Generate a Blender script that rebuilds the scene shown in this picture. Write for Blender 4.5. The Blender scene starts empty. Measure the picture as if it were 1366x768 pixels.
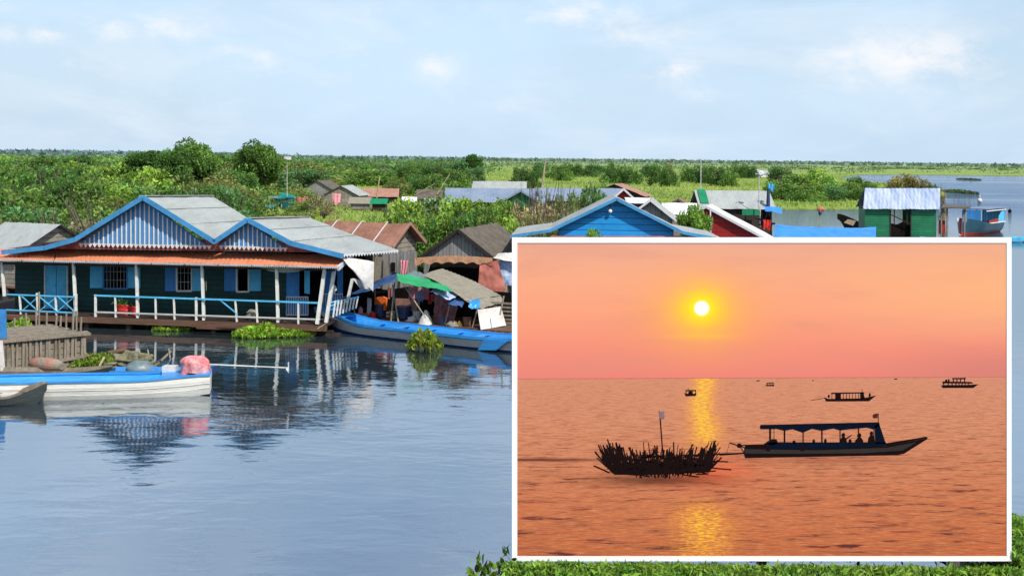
import bpy, math, random
import numpy as np
from mathutils import Vector, Matrix, noise

rnd = random.Random(11)
S = bpy.context.scene
col = S.collection

# ------------------------------------------------------------------ camera model
F, CX, CY, H, ROLL = 1600.0, 683.0, 213.5, 6.3, 0.0117
CAM = Vector((0, 0, H))
cr, sr = math.cos(ROLL), math.sin(ROLL)
Z = Vector((0, 0, 1))

def ray(px, py):
    u = (px - CX) / F; v = (CY - py) / F
    return Vector((u * cr - v * sr, 1.0, u * sr + v * cr))
def at(px, py, d):
    return CAM + ray(px, py) * d
def G(px, py, z=0.0):
    r = ray(px, py); return CAM + r * ((z - H) / r.z)
def at_z(px, d, z):
    """point at picture column px, distance d, height z"""
    x = (px - CX) / F * d
    return Vector((x, d, z))

cam = bpy.data.cameras.new('camera'); cam_o = bpy.data.objects.new('camera', cam); col.objects.link(cam_o)
cam.sensor_width = 36; cam.lens = 36 * F / 1366; cam.shift_y = -(384 - CY) / 1366
cam.clip_start = .1; cam.clip_end = 60000
cam_o.matrix_world = Matrix(((cr, -sr, 0, 0), (0, 0, -1, 0), (sr, cr, 0, H), (0, 0, 0, 1)))
S.camera = cam_o

class Plane:
    def __init__(s, P, Q):
        s.P = Vector((P.x, P.y, 0)); d = Vector((Q.x - P.x, Q.y - P.y, 0)); s.X = d.normalized()
        s.N = Vector((-s.X.y, s.X.x, 0))
    def __call__(s, px, py, off=0.0):
        r = ray(px, py); p0 = s.P + s.N * off
        return CAM + r * ((p0 - CAM).dot(s.N) / r.dot(s.N))

# ------------------------------------------------------------------ object helpers
def tag(o, label=None, cat=None, group=None, kind=None):
    if label: o['label'] = label
    if cat: o['category'] = cat
    if group: o['group'] = group
    if kind: o['kind'] = kind
    return o
def empty(name, loc=(0, 0, 0), label=None, cat=None, group=None, rz=0):
    o = bpy.data.objects.new(name, None); col.objects.link(o); o.location = loc; o.rotation_euler.z = rz
    o.empty_display_size = .2
    return tag(o, label, cat, group)
def wloc(o):
    v = Vector((0, 0, 0))
    while o: v += Vector(o.location); o = o.parent
    return v
class MB:
    """collects shapes, links them as one mesh"""
    def __init__(s): s.v = []; s.f = []; s.m = []; s.k = 0
    def mat(s, i): s.k = i; return s
    def add(s, vs, fs):
        b = len(s.v); s.v += [Vector(p) for p in vs]
        for f in fs: s.f.append([b + i for i in f]); s.m.append(s.k)
        return s
    def poly(s, pts): return s.add(pts, [list(range(len(pts)))])
    def prism(s, pts, vec):
        n = len(pts); vec = Vector(vec); q = [Vector(p) for p in pts]
        fs = [list(range(n))[::-1], list(range(n, 2 * n))] + [[i, (i + 1) % n, n + (i + 1) % n, n + i] for i in range(n)]
        return s.add(q + [p + vec for p in q], fs)
    def beam(s, a, b, w, h, up=Z):
        a = Vector(a); b = Vector(b); t = (b - a).normalized(); x = t.cross(Vector(up))
        if x.length < 1e-4: x = t.cross(Vector((0, 1, 0)))
        x.normalize(); y = x.cross(t).normalized()
        c = [a + x * (i * w / 2) + y * (j * h / 2) for i, j in ((-1, -1), (1, -1), (1, 1), (-1, 1))]
        return s.prism(c, b - a)
    def tube(s, a, b, r1, r2=None, n=8):
        r2 = r1 if r2 is None else r2
        a = Vector(a); b = Vector(b); t = (b - a).normalized(); x = t.orthogonal().normalized(); y = t.cross(x)
        vs = []
        for p, r in ((a, r1), (b, r2)):
            vs += [p + (x * math.cos(6.2832 * i / n) + y * math.sin(6.2832 * i / n)) * r for i in range(n)]
        return s.add(vs, [[i, (i + 1) % n, n + (i + 1) % n, n + i] for i in range(n)] + [list(range(n))[::-1], list(range(n, 2 * n))])
    def path(s, pts, r, n=6):
        for a, b in zip(pts[:-1], pts[1:]): s.tube(a, b, r, r, n)
        return s
    def box(s, c, sx, sy, sz, X=Vector((1, 0, 0)), Y=None):
        c = Vector(c); X = Vector(X).normalized(); Y = Z.cross(X) if Y is None else Y
        p = [c + X * (i * sx / 2) + Y * (j * sy / 2) - Z * (sz / 2) for i, j in ((-1, -1), (1, -1), (1, 1), (-1, 1))]
        return s.prism(p, Z * sz)
    def grid(s, fn, nu, nv):
        vs = [fn(i / nu, j / nv) for j in range(nv + 1) for i in range(nu + 1)]
        fs = [[j * (nu + 1) + i, j * (nu + 1) + i + 1, (j + 1) * (nu + 1) + i + 1, (j + 1) * (nu + 1) + i] for j in range(nv) for i in range(nu)]
        return s.add(vs, fs)
    def corr(s, a, b, c, d, pitch=.15, amp=.02, nv=6, warp=.02):
        """ripple sheet, a-b lower edge, d-c upper edge; ripples run a->d"""
        a, b, c, d = map(Vector, (a, b, c, d)); n = (b - a).cross(d - a).normalized()
        L = (b - a).length; nu = max(8, int(L / pitch * 4)); nu = min(nu, 700)
        def fn(u, v):
            p = a.lerp(b, u).lerp(d.lerp(c, u), v)
            return p + n * (amp * math.sin(u * nu * math.pi / 2) + warp * noise.noise(p * 1.1))
        return s.grid(fn, nu, nv)
    def cloth(s, a, b, c, d, sag=.1, wr=.05, nu=24, nv=16, freq=2.5, seed=0):
        a, b, c, d = map(Vector, (a, b, c, d)); n = (b - a).cross(d - a).normalized()
        def fn(u, v):
            p = a.lerp(b, u).lerp(d.lerp(c, u), v)
            q = p * freq + Vector((seed, seed * 2.3, 0))
            return p + n * wr * (noise.noise(q) + .5 * noise.noise(q * 2.1)) - Z * sag * 16 * u * (1 - u) * v * (1 - v) * .25 * 4 * .25
        return s.grid(fn, nu, nv)
    def ball(s, c, rx, ry, rz, nu=16, nv=10, rough=0, vmin=0, vmax=1, seed=0):
        c = Vector(c)
        def fn(u, v):
            th = math.pi * (vmin + (vmax - vmin) * v); ph = 2 * math.pi * u
            q = Vector((math.sin(th) * math.cos(ph), math.sin(th) * math.sin(ph), math.cos(th)))
            k = 1 + rough * noise.noise(q * 2.3 + Vector((seed, 0, 0)))
            return c + Vector((q.x * rx, q.y * ry, q.z * rz)) * k
        return s.grid(fn, nu, nv)
    def build(s, name, mats, parent=None, smooth=False, **kw):
        off = wloc(parent) if parent else Vector((0, 0, 0))
        me = bpy.data.meshes.new(name)
        me.from_pydata([tuple(v - off) for v in s.v], [], s.f)
        if not isinstance(mats, (list, tuple)): mats = [mats]
        for m in mats: me.materials.append(m)
        me.polygons.foreach_set('material_index', [min(k, len(mats) - 1) for k in s.m])
        if smooth: me.polygons.foreach_set('use_smooth', [True] * len(s.f))
        me.update()
        o = bpy.data.objects.new(name, me); col.objects.link(o)
        if parent: o.parent = parent
        return tag(o, **kw)
def copy_tree(o, parent=None):
    c = o.copy(); col.objects.link(c)
    if parent: c.parent = parent
    for ch in list(o.children): copy_tree(ch, c)
    return c
def one(name, mb, mats, base, label, cat, group=None, smooth=False):
    """a thing that is a single mesh, origin at its base"""
    base = Vector(base)
    mb.v = [v - base for v in mb.v]
    o = mb.build(name, mats, None, smooth); o.location = base
    return tag(o, label, cat, group)

# ------------------------------------------------------------------ materials
class NT:
    def __init__(s, m):
        m.use_nodes = True; s.t = m.node_tree; s.t.nodes.clear()
    def n(s, typ, **kw):
        x = s.t.nodes.new(typ)
        for k, v in kw.items(): setattr(x, k, v)
        return x
    def put(s, sock, v):
        if isinstance(v, bpy.types.NodeSocket): s.t.links.new(v, sock)
        elif v is not None: sock.default_value = v
    def m(s, op, a, b=None, c=None, clamp=False):
        x = s.n('ShaderNodeMath', operation=op, use_clamp=clamp)
        s.put(x.inputs[0], a)
        if b is not None: s.put(x.inputs[1], b)
        if c is not None: s.put(x.inputs[2], c)
        return x.outputs[0]
    def step(s, x, lo, hi):
        k = s.n('ShaderNodeMapRange', interpolation_type='SMOOTHSTEP'); s.put(k.inputs[0], x); k.inputs[1].default_value = lo; k.inputs[2].default_value = hi
        return k.outputs[0]
    def mix(s, f, a, b, mode='MIX'):
        x = s.n('ShaderNodeMix', data_type='RGBA', blend_type=mode)
        s.put(x.inputs[0], f); s.put(x.inputs[6], a if not isinstance(a, tuple) else (*a[:3], 1)); s.put(x.inputs[7], b if not isinstance(b, tuple) else (*b[:3], 1))
        return x.outputs[2]
    def noise(s, vec, scale, detail=3, rough=.55, dist=0):
        x = s.n('ShaderNodeTexNoise'); s.put(x.inputs['Vector'], vec); x.inputs['Scale'].default_value = scale
        x.inputs['Detail'].default_value = detail; x.inputs['Roughness'].default_value = rough; x.inputs['Distortion'].default_value = dist
        return x.outputs[0]
    def mapping(s, vec, scale=(1, 1, 1), loc=(0, 0, 0)):
        x = s.n('ShaderNodeMapping'); s.put(x.inputs[0], vec); x.inputs['Scale'].default_value = scale; x.inputs['Location'].default_value = loc
        return x.outputs[0]
    def comb(s, x, y, z=0.0):
        k = s.n('ShaderNodeCombineXYZ'); s.put(k.inputs[0], x); s.put(k.inputs[1], y); s.put(k.inputs[2], z); return k.outputs[0]
    def out(s, sh):
        o = s.n('ShaderNodeOutputMaterial'); s.t.links.new(sh, o.inputs[0])
    def bsdf(s, c, rough=.6, spec=.3, bump=None, bd=.02, metal=0, **kw):
        b = s.n('ShaderNodeBsdfPrincipled'); s.put(b.inputs['Base Color'], c if not isinstance(c, tuple) else (*c[:3], 1))
        s.put(b.inputs['Roughness'], rough); s.put(b.inputs['Specular IOR Level'], spec); b.inputs['Metallic'].default_value = metal
        if bump is not None:
            k = s.n('ShaderNodeBump'); s.put(k.inputs['Height'], bump); k.inputs['Distance'].default_value = bd; k.inputs['Strength'].default_value = 1
            s.t.links.new(k.outputs[0], b.inputs['Normal'])
        return b.outputs[0]

def lin(r, g, b):
    f = lambda c: ((c / 255 + .055) / 1.055) ** 2.4 if c > 10 else c / 255 / 12.92
    return (f(r), f(g), f(b))
def mk(name, c, c2=None, var=.3, scale=1.5, stretch=(1, 1, 1), rough=.65, spec=.25, bump=.01, board=None, dirt=.25, dirtc=(.05, .04, .03), metal=0, bpitch=None):
    """weathered surface: mottled colour, streaks of dirt, optional board joints (axis, pitch)"""
    m = bpy.data.materials.new(name); t = NT(m)
    oc = t.n('ShaderNodeTexCoord').outputs['Object']
    v = t.mapping(oc, stretch)
    n1 = t.noise(v, scale, 5, .6); n2 = t.noise(v, scale * 6, 4, .65)
    f = t.m('ADD', t.m('MULTIPLY', n1, .6), t.m('MULTIPLY', n2, .4))
    f = t.step(f, .33, .67)
    hi = c2 if c2 else tuple(min(.95, x * (1 + var)) for x in c)
    lo = c if c2 else tuple(x * (1 - var) for x in c)
    cc = t.mix(f, lo, hi)
    d = t.m('MULTIPLY', t.step(t.noise(t.mapping(oc, tuple(q * .7 for q in stretch), (3, 5, 1)), scale * 2.2, 5, .7), .52, .75), dirt)
    cc = t.mix(d, cc, dirtc)
    h = n2
    if board:
        ax, pitch = board
        sp = t.n('ShaderNodeSeparateXYZ'); t.put(sp.inputs[0], oc)
        q = t.m('DIVIDE', sp.outputs[ax], pitch); fr = t.m('FRACT', q); fl = t.m('FLOOR', q)
        wn = t.n('ShaderNodeTexWhiteNoise', noise_dimensions='1D'); t.put(wn.inputs['W'], fl)
        cc = t.mix(t.m('MULTIPLY', wn.outputs[0], .3), cc, tuple(x * .45 for x in lo))
        g = t.m('LESS_THAN', fr, .1)
        cc = t.mix(t.m('MULTIPLY', g, .75), cc, (.01, .01, .01))
        h = t.m('ADD', t.m('MULTIPLY', n2, .5), t.m('MULTIPLY', t.m('SUBTRACT', 1.0, g), .8))
    t.out(t.bsdf(cc, rough, spec, h, bump, metal))
    return m

M = {}
M['white'] = mk('white_paint', (.66, .66, .63), var=.16, dirt=.4, rough=.5)
M['whitebright'] = mk('bright_white_paint', (.76, .745, .68), var=.12, dirt=.34, dirtc=(.35, .25, .15), stretch=(.5, .5, 4), rough=.4)
M['lblue'] = mk('light_blue_paint', (.10, .47, .74), var=.18, dirt=.25, rough=.55, stretch=(1, 1, .4))
M['mblue'] = mk('blue_paint', (.045, .22, .52), var=.2, dirt=.25, rough=.55, stretch=(1, 1, .4))
M['trimblue'] = mk('trim_blue_paint', (.06, .26, .50), var=.2, dirt=.25)
M['gblue'] = mk('gable_blue_paint', (.07, .24, .50), var=.2, dirt=.3, board=None, stretch=(2, 2, .4))
M['teal'] = mk('dark_teal_boards', (.014, .058, .055), var=.3, dirt=.3, board=(2, .19), rough=.7)
M['roofgrey'] = mk('pale_grey_sheet_roof', (.34, .36, .345), var=.14, dirt=.40, dirtc=(.17, .15, .125), stretch=(1.4, .35, 1), rough=.55, scale=1)
M['orange'] = mk('orange_sheet_roof', (.66, .23, .12), var=.10, dirt=.28, dirtc=(.24, .09, .05), rough=.6, scale=1.2, stretch=(2, .6, 1))
M['brownwood'] = mk('wet_brown_timber', (.13, .07, .045), var=.35, dirt=.35, stretch=(.6, 2, 6), rough=.7)
M['darkwood'] = mk('dark_timber', (.035, .025, .02), var=.35, rough=.8)
M['greywood'] = mk('weathered_grey_boards', (.165, .135, .10), c2=(.32, .27, .21), dirt=.45, stretch=(5, 5, .8), rough=.85, bump=.02)
M['greyboard'] = mk('grey_wall_boards', (.20, .20, .19), c2=(.36, .35, .33), dirt=.4, stretch=(4, 4, .6), board=(0, .16), rough=.85)
M['thatchwall'] = mk('patched_palm_wall', (.22, .19, .15), c2=(.42, .38, .31), scale=3, dirt=.5, board=(2, .22), rough=.9, bump=.03)
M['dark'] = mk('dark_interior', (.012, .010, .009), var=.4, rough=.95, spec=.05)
M['rust'] = mk('rusted_sheet', (.20, .085, .055), c2=(.33, .17, .12), dirt=.35, dirtc=(.10, .07, .05), scale=1.0, rough=.75)
M['rust2'] = mk('pale_rusted_sheet', (.30, .14, .10), c2=(.42, .24, .18), dirt=.3, rough=.75)
M['oldroof'] = mk('dark_weathered_roof', (.085, .07, .055), c2=(.17, .145, .115), dirt=.4, stretch=(1, 1, 1), scale=2.5, rough=.9, bump=.04)
M['mat'] = mk('woven_mat', (.20, .175, .13), c2=(.33, .30, .235), dirt=.4, scale=2.2, stretch=(1, 5, 5), rough=.9, bump=.02)
M['thatch'] = mk('orange_brown_thatch', (.30, .13, .06), c2=(.52, .30, .17), dirt=.3, scale=7, stretch=(3, 1, 1), rough=.95, bump=.05)
M['bamboo'] = mk('bamboo', (.38, .30, .19), var=.3, dirt=.35, rough=.6)
M['tarpb'] = mk('bright_blue_tarp', (.015, .20, .80), c2=(.03, .30, .92), dirt=.05, rough=.35, spec=.5, bump=.03)
M['tarpd'] = mk('dark_blue_tarp', (.02, .06, .18), c2=(.06, .13, .30), dirt=.2, rough=.5, spec=.4, bump=.03)
M['tarpg'] = mk('green_tarp', (.012, .26, .08), c2=(.03, .38, .14), dirt=.08, rough=.4, spec=.5, bump=.03)
M['tarpl'] = mk('faded_blue_white_tarp', (.09, .22, .52), c2=(.62, .68, .78), scale=2.5, dirt=.2, rough=.5)
M['tarpw'] = mk('dirty_white_cloth', (.50, .46, .42), c2=(.68, .66, .62), dirt=.22, scale=1.3, rough=.8, bump=.02)
M['redcloth'] = mk('salmon_red_sheet', (.42, .12, .09), c2=(.56, .20, .15), dirt=.3, rough=.8)
M['maroon'] = mk('maroon_cloth', (.14, .03, .035), c2=(.34, .17, .16), dirt=.4, scale=2, rough=.9)
M['pink'] = mk('pink_cloth', (.72, .22, .30), c2=(.85, .42, .46), dirt=.1, rough=.9, bump=.03)
M['boatblue'] = mk('bright_boat_blue', (.02, .23, .60), c2=(.05, .33, .74), dirt=.30, rough=.35, spec=.5, stretch=(.4, .4, 2))
M['boatgrey'] = mk('pale_grey_boat_paint', (.42, .44, .45), c2=(.60, .60, .58), dirt=.35, rough=.5, stretch=(.5, .5, 3))
M['boatdark'] = mk('grey_black_hull', (.018, .026, .028), c2=(.045, .056, .056), dirt=.3, rough=.5, stretch=(.5, .5, 3))
M['hullteal'] = mk('dark_teal_hull', (.010, .045, .075), c2=(.02, .075, .11), dirt=.2, rough=.4)
M['boatdblue'] = mk('deep_blue_hull', (.008, .06, .26), var=.3, dirt=.2, rough=.45)
M['redpaint'] = mk('red_paint', (.36, .02, .02), var=.25, dirt=.2, rough=.5, board=(2, .25))
M['redplain'] = mk('dark_red_hull_paint', (.28, .025, .02), var=.25, dirt=.25)
M['redplastic'] = mk('red_plastic', (.62, .03, .02), var=.15, dirt=.1, rough=.35, spec=.5)
M['lime'] = mk('lime_painted', (.45, .6, .1), var=.15, dirt=.2)
M['orangec'] = mk('orange_life_vest', (.85, .16, .03), var=.2, dirt=.2)
M['greenp'] = mk('green_board_paint', (.012, .15, .065), c2=(.025, .22, .10), dirt=.15, board=(2, .2), rough=.5)
M['greenm'] = mk('green_sheet', (.01, .20, .09), var=.2, dirt=.1)
M['galv'] = mk('galvanised_sheet', (.20, .28, .44), c2=(.52, .57, .66), dirt=.25, scale=1.6, stretch=(2.0, .18, .18), rough=.5, spec=.5, dirtc=(.2, .22, .26))
M['bluegrey'] = mk('blue_grey_sheet_roof', (.15, .20, .29), c2=(.24, .29, .37), dirt=.2, scale=.6, rough=.55, dirtc=(.3, .33, .36))
M['gabsky'] = mk('sky_blue_boards', (.015, .25, .62), c2=(.02, .32, .74), dirt=.1, board=(2, .26), rough=.5)
M['palewhite'] = mk('faded_white_boards', (.55, .55, .55), c2=(.7, .7, .7), dirt=.3)
M['yellow'] = mk('yellow_plastic', (.75, .48, .05), var=.1, dirt=.1)
M['navy'] = mk('navy_plastic', (.012, .03, .10), var=.3, dirt=.15, rough=.4, spec=.5)
M['net'] = mk('fishing_net', (.09, .085, .05), c2=(.26, .24, .15), dirt=.3, scale=8, rough=.95)
M['greyplastic'] = mk('blue_grey_plastic', (.10, .15, .16), c2=(.18, .23, .24), dirt=.3, rough=.4, spec=.5)
M['rope'] = mk('rope', (.35, .30, .2), rough=.9)
M['steel'] = mk('galvanised_pole', (.5, .5, .48), dirt=.3, rough=.5)
M['skin'] = mk('skin', (.25, .13, .08), var=.1, dirt=0)
# ------------------------------------------------------------------ foliage
def foliage_mat(name, trans=.35, gain=1.0):
    m = bpy.data.materials.new(name); t = NT(m)
    a = t.n('ShaderNodeAttribute', attribute_name='tint').outputs['Color']
    oi = t.n('ShaderNodeObjectInfo')
    r = t.m('ADD', t.m('MULTIPLY', oi.outputs['Random'], .5), .95 * gain)
    c = t.mix(1.0, a, t.comb(r, r, r), 'MULTIPLY')
    b = t.n('ShaderNodeBsdfPrincipled'); t.put(b.inputs['Base Color'], c); b.inputs['Roughness'].default_value = .55
    b.inputs['Specular IOR Level'].default_value = .25
    tr = t.n('ShaderNodeBsdfTranslucent'); t.put(tr.inputs[0], t.mix(1.0, c, (1.0, 1.1, .5), 'MULTIPLY'))
    mx = t.n('ShaderNodeMixShader'); mx.inputs[0].default_value = trans
    t.t.links.new(b.outputs[0], mx.inputs[1]); t.t.links.new(tr.outputs[0], mx.inputs[2]); t.out(mx.outputs[0])
    return m
M['leaf'] = foliage_mat('leaves'); M['grassleaf'] = foliage_mat('grass_blades', .3)
M['bark'] = mk('bark', (.10, .08, .06), var=.4, scale=4, rough=.9)

def leaves(name, P, size, colr, rng, up=None, asp=.45, mat=None, parent=None, cup=.15, **kw):
    """P (N,3) leaf centres; size (N,) half length; colr (N,3); up (N,3) direction the leaf points"""
    N = len(P)
    t = rng.normal(size=(N, 3)) if up is None else up + rng.normal(size=(N, 3)) * .35
    t /= np.linalg.norm(t, axis=1)[:, None] + 1e-9
    q = rng.normal(size=(N, 3)); b = np.cross(t, q); b /= np.linalg.norm(b, axis=1)[:, None] + 1e-9
    n = np.cross(t, b)
    s = size[:, None]
    V = np.stack([P - t * s, P + b * s * asp + t * s * .1, P + t * s, P - b * s * asp + t * s * .1], 1).astype(np.float32)
    V[:, 1] += (n * s * cup); V[:, 3] += (n * s * cup)
    me = bpy.data.meshes.new(name)
    me.vertices.add(4 * N); me.vertices.foreach_set('co', V.reshape(-1))
    me.loops.add(4 * N); me.loops.foreach_set('vertex_index', np.arange(4 * N, dtype=np.int32))
    me.polygons.add(N); me.polygons.foreach_set('loop_start', np.arange(0, 4 * N, 4, dtype=np.int32))
    me.polygons.foreach_set('loop_total', np.full(N, 4, dtype=np.int32))
    me.update(calc_edges=True)
    ca = me.color_attributes.new('tint', 'FLOAT_COLOR', 'POINT')
    C4 = np.ones((N, 4, 4), dtype=np.float32); C4[:, :, :3] = colr[:, None, :]
    ca.data.foreach_set('color', C4.reshape(-1))
    me.materials.append(mat or M['leaf'])
    o = bpy.data.objects.new(name, me); col.objects.link(o)
    if parent: o.parent = parent
    return tag(o, **kw)

GREENS = {
    'bright': (.185, .318, .050), 'green': (.120, .218, .046), 'dark': (.080, .170, .036),
    'olive': (.195, .235, .070), 'twiggy': (.29, .25, .14), 'brown': (.27, .225, .085), 'yellow': (.40, .50, .04), 'bluegreen': (.105, .21, .075)}
def bush_points(rng, base, nc=34, nl=120, rx=1.0, rz=1.35, cl=.30, low=.12):
    P = []; C = []; base = np.array(base)
    for i in range(nc):
        d = rng.normal(size=3); d[2] = abs(d[2]) * .9 + .02; d /= np.linalg.norm(d)
        r = rng.uniform(.45, .95)
        c = np.array([d[0] * rx * r, d[1] * rx * r, low + d[2] * rz * r * .8])
        k = cl * rng.uniform(.6, 1.25)
        q = rng.normal(size=(nl, 3)); q /= np.linalg.norm(q, axis=1)[:, None]
        q *= (rng.uniform(.35, 1.0, size=(nl, 1)) ** .6) * k * np.array([1, 1, .75])
        p = c + q; p[:, 2] = np.maximum(p[:, 2], .02)
        tint = rng.uniform(.7, 1.4); hue = rng.uniform(-.12, .16)
        cc = base * tint * (1 + np.array([hue * 1.6, hue * .3, 0]))
        cc = cc * rng.uniform(.65, 1.4, size=(nl, 1))
        clump_shade = np.clip(q[:, 2] / k * .35 + .8, .4, 1.25)   # shade painted into the tint: clump undersides darker, tops lighter
        P.append(p); C.append(cc * clump_shade[:, None])
    return np.concatenate(P), np.concatenate(C)
def stems(parent, rng, n=6, h=1.0, r=.03, spread=.6, name='stem', trunk=0):
    mb = MB()
    if trunk: mb.tube((0, 0, -.1), (0.02, 0, trunk), r * 2.2, r * 1.6, 7)
    for i in range(n):
        a = rng.uniform(0, 6.28); e = rng.uniform(.3, 1) * spread
        p0 = Vector((0, 0, trunk)); p1 = Vector((math.cos(a) * e * .5, math.sin(a) * e * .5, trunk + (h - trunk) * .55)); p2 = Vector((math.cos(a) * e, math.sin(a) * e, trunk + (h - trunk) * rng.uniform(.8, 1)))
        mb.tube(p0, p1, r, r * .7, 5); mb.tube(p1, p2, r * .7, r * .3, 5)
    return mb.build(name, M['bark'], parent)
REF = {}
def make_bush(kind, seed, name='scrub_bush', **kw):
    rng = np.random.default_rng(seed)
    root = empty(name)
    st = kw.pop('leaf', .05); nlf = kw.get('nl', 120)
    P, C = bush_points(rng, GREENS[kind], **kw)
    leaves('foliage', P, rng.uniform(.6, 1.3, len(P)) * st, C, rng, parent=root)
    stems(root, rng, 14 if kind == 'twiggy' else 7, 1.45 if kind == 'twiggy' else 1.1, .022, .95 if kind == 'twiggy' else .6)
    REF[root.name] = float(np.percentile(P[:, 2], 99.7))
    return root
def tree_points(rng, base, nc, nl, trunk, cl=.36):
    P = []; C = []
    for i in range(nc):
        d = rng.normal(size=3); d /= np.linalg.norm(d); r = rng.uniform(.35, 1.0)
        c = np.array([d[0] * .80 * r, d[1] * .80 * r, trunk + .72 + d[2] * .62 * r])
        k = cl * rng.uniform(.6, 1.2); q = rng.normal(size=(nl, 3)); q /= np.linalg.norm(q, axis=1)[:, None]; q *= (rng.uniform(.3, 1.0, size=(nl, 1)) ** .5) * k * np.array([1, 1, .7])
        cc = np.array(base) * rng.uniform(.75, 1.35) * rng.uniform(.7, 1.35, size=(nl, 1)) * np.clip(q[:, 2:3] / k * .35 + .85, .5, 1.2)  # last factor paints shade into the tint, darker below each clump
        P.append(c + q); C.append(cc)
    return np.concatenate(P), np.concatenate(C)
def make_tree(kind, seed, name='tree', trunk=.9, nc=44, nl=230, leaf=.060):
    rng = np.random.default_rng(seed)
    root = empty(name)
    P, C = tree_points(rng, GREENS[kind], nc, nl, trunk)
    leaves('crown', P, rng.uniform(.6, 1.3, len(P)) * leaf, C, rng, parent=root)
    stems(root, rng, 9, trunk + 1.0, .05, .75, 'trunk', trunk)
    REF[root.name] = float(np.percentile(P[:, 2], 99.7))
    return root
BP = {}
for i, (k, kw) in enumerate([('bright', {}), ('green', {}), ('dark', {}), ('olive', {}), ('twiggy', dict(nc=22, nl=70)), ('bluegreen', {}),
                             ('bright', dict(rz=1.8)), ('green', dict(rz=1.7, nc=40)), ('olive', dict(rz=1.1)), ('dark', dict(rz=1.6)), ('yellow', {}), ('brown', {})]):
    BP.setdefault(k, []).append(make_bush(k, 100 + i, **kw))
ADJ = {'bright': 'bright green leafy', 'green': 'mid green', 'dark': 'dark green', 'olive': 'olive green', 'twiggy': 'brown twiggy half-bare', 'bluegreen': 'bluish green', 'yellow': 'yellow-green', 'brown': 'rounded brownish green'}
used = set()
nb = [0]
def put_bush(kind, x, y, w, h, label, group=None, z=0.0, cat='bush', src=None):
    """w = crown width in metres, h = height"""
    p = src or rnd.choice(BP[kind])
    o = p if p.name not in used else copy_tree(p)
    used.add(p.name); ref = REF[p.name]
    o.location = (x, y, z); o.rotation_euler.z = rnd.uniform(0, 6.28)
    o.scale = (w / 2.2, w / 2.2, h / ref)
    tag(o, label, cat)
    if 'group' in o: del o['group']
    if group: o['group'] = group
    nb[0] += 1
    return o
def bush_at(kind, px, ptop, d, wpx, label, group=None, hmin=1.0, **kw):
    """crown centred on picture column px with its top at ptop, standing on the ground at distance d"""
    top = at(px, ptop, d); h = max(hmin, top.z)
    return put_bush(kind, top.x, d, wpx / F * d, h, label, group, **kw)

# ------------------------------------------------------------------ world, sun
SUN = Vector((.42, -.56, .80)).normalized()
elev = math.asin(SUN.z); azim = math.atan2(SUN.x, SUN.y)
W = bpy.data.worlds.new('World'); S.world = W; W.use_nodes = True
t = NT.__new__(NT); t.t = W.node_tree; t.t.nodes.clear()
sky = t.n('ShaderNodeTexSky'); sky.sky_type = 'NISHITA'; sky.sun_disc = False
sky.sun_elevation = elev; sky.sun_rotation = azim; sky.altitude = 0; sky.air_density = 1.0; sky.dust_density = 1.6; sky.ozone_density = 1.5
g = t.n('ShaderNodeTexCoord').outputs['Generated']
sp = t.n('ShaderNodeSeparateXYZ'); t.put(sp.inputs[0], g)
az = t.m('ARCTAN2', sp.outputs[0], sp.outputs[1]); el = t.m('ARCSINE', sp.outputs[2])
pv = t.comb(t.m('MULTIPLY', az, 1.0), t.m('MULTIPLY', el, 2.0), 0.0)
hz = t.noise(t.mapping(pv, (1, 1.3, 1), (2.2, .4, 0)), 2.6, 5, .55, .3)
veil = t.m('ADD', t.m('MULTIPLY', t.step(el, .75, .03), .55), t.m('MULTIPLY', t.step(hz, .36, .72), .34))
puffn = t.noise(t.mapping(g, (1, 1, 1.7), (.3, .1, 0)), 26, 8, .62, .2)
puff = None
def puffs(lst):
    global puff
    for (px, py, wx, wy, s) in lst:
        r = ray(px, py).normalized(); a0 = math.atan2(r.x, r.y); e0 = math.asin(r.z)
        dx = t.m('DIVIDE', t.m('SUBTRACT', az, a0), wx * 1.35 / F); dy = t.m('DIVIDE', t.m('SUBTRACT', el, e0), wy * 1.35 / F)
        q = t.m('ADD', t.m('MULTIPLY', dx, dx), t.m('MULTIPLY', dy, dy))
        e = t.m('MULTIPLY', t.m('EXPONENT', t.m('MULTIPLY', q, -1.0)), s)
        puff = e if puff is None else t.m('MAXIMUM', puff, e)
puffs([(155, 38, 34, 13, .8), (225, 38, 48, 14, .85), (60, 45, 22, 10, .8), (8, 45, 22, 10, .7), (350, 82, 34, 16, .65), (300, 68, 30, 12, .55), (580, 88, 22, 16, .8),
       (465, 76, 22, 12, .55), (770, 20, 95, 18, .85), (850, 45, 60, 18, .6), (900, 95, 34, 16, .8), (940, 122, 26, 10, .5), (1215, 78, 90, 30, .95), (1130, 72, 30, 8, .8), (1135, 105, 38, 14, .7), (1280, 100, 40, 22, .6), (545, 20, 60, 14, .5), (655, 138, 50, 12, .4), (110, 90, 60, 14, .35), (420, 100, 60, 20, .3)])
pf = t.m('MULTIPLY', puff, t.step(t.m('ADD', puffn, t.m('MULTIPLY', puff, .20)), .46, .82), clamp=True)
base = t.mix(1.0, sky.outputs[0], (1.0, 1.0, 1.0), 'MULTIPLY')
c1 = t.mix(veil, base, SKYVEIL if 'SKYVEIL' in globals() else (5.6, 7.3, 9.2))
gh = t.m('MULTIPLY', t.step(el, .16, -.01), .6)
c1 = t.mix(gh, c1, (4.9, 6.3, 7.8))
c1 = t.mix(t.m('MULTIPLY', t.step(t.noise(t.mapping(pv, (1, 1.6, 1), (5, 1, 0)), 5.0, 6, .6, .5), .44, .70), .42), c1, (6.8, 7.5, 8.2))
c2 = t.mix(t.m('MULTIPLY', pf, .85), c1, (8.2, 8.05, 8.1))
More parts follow.
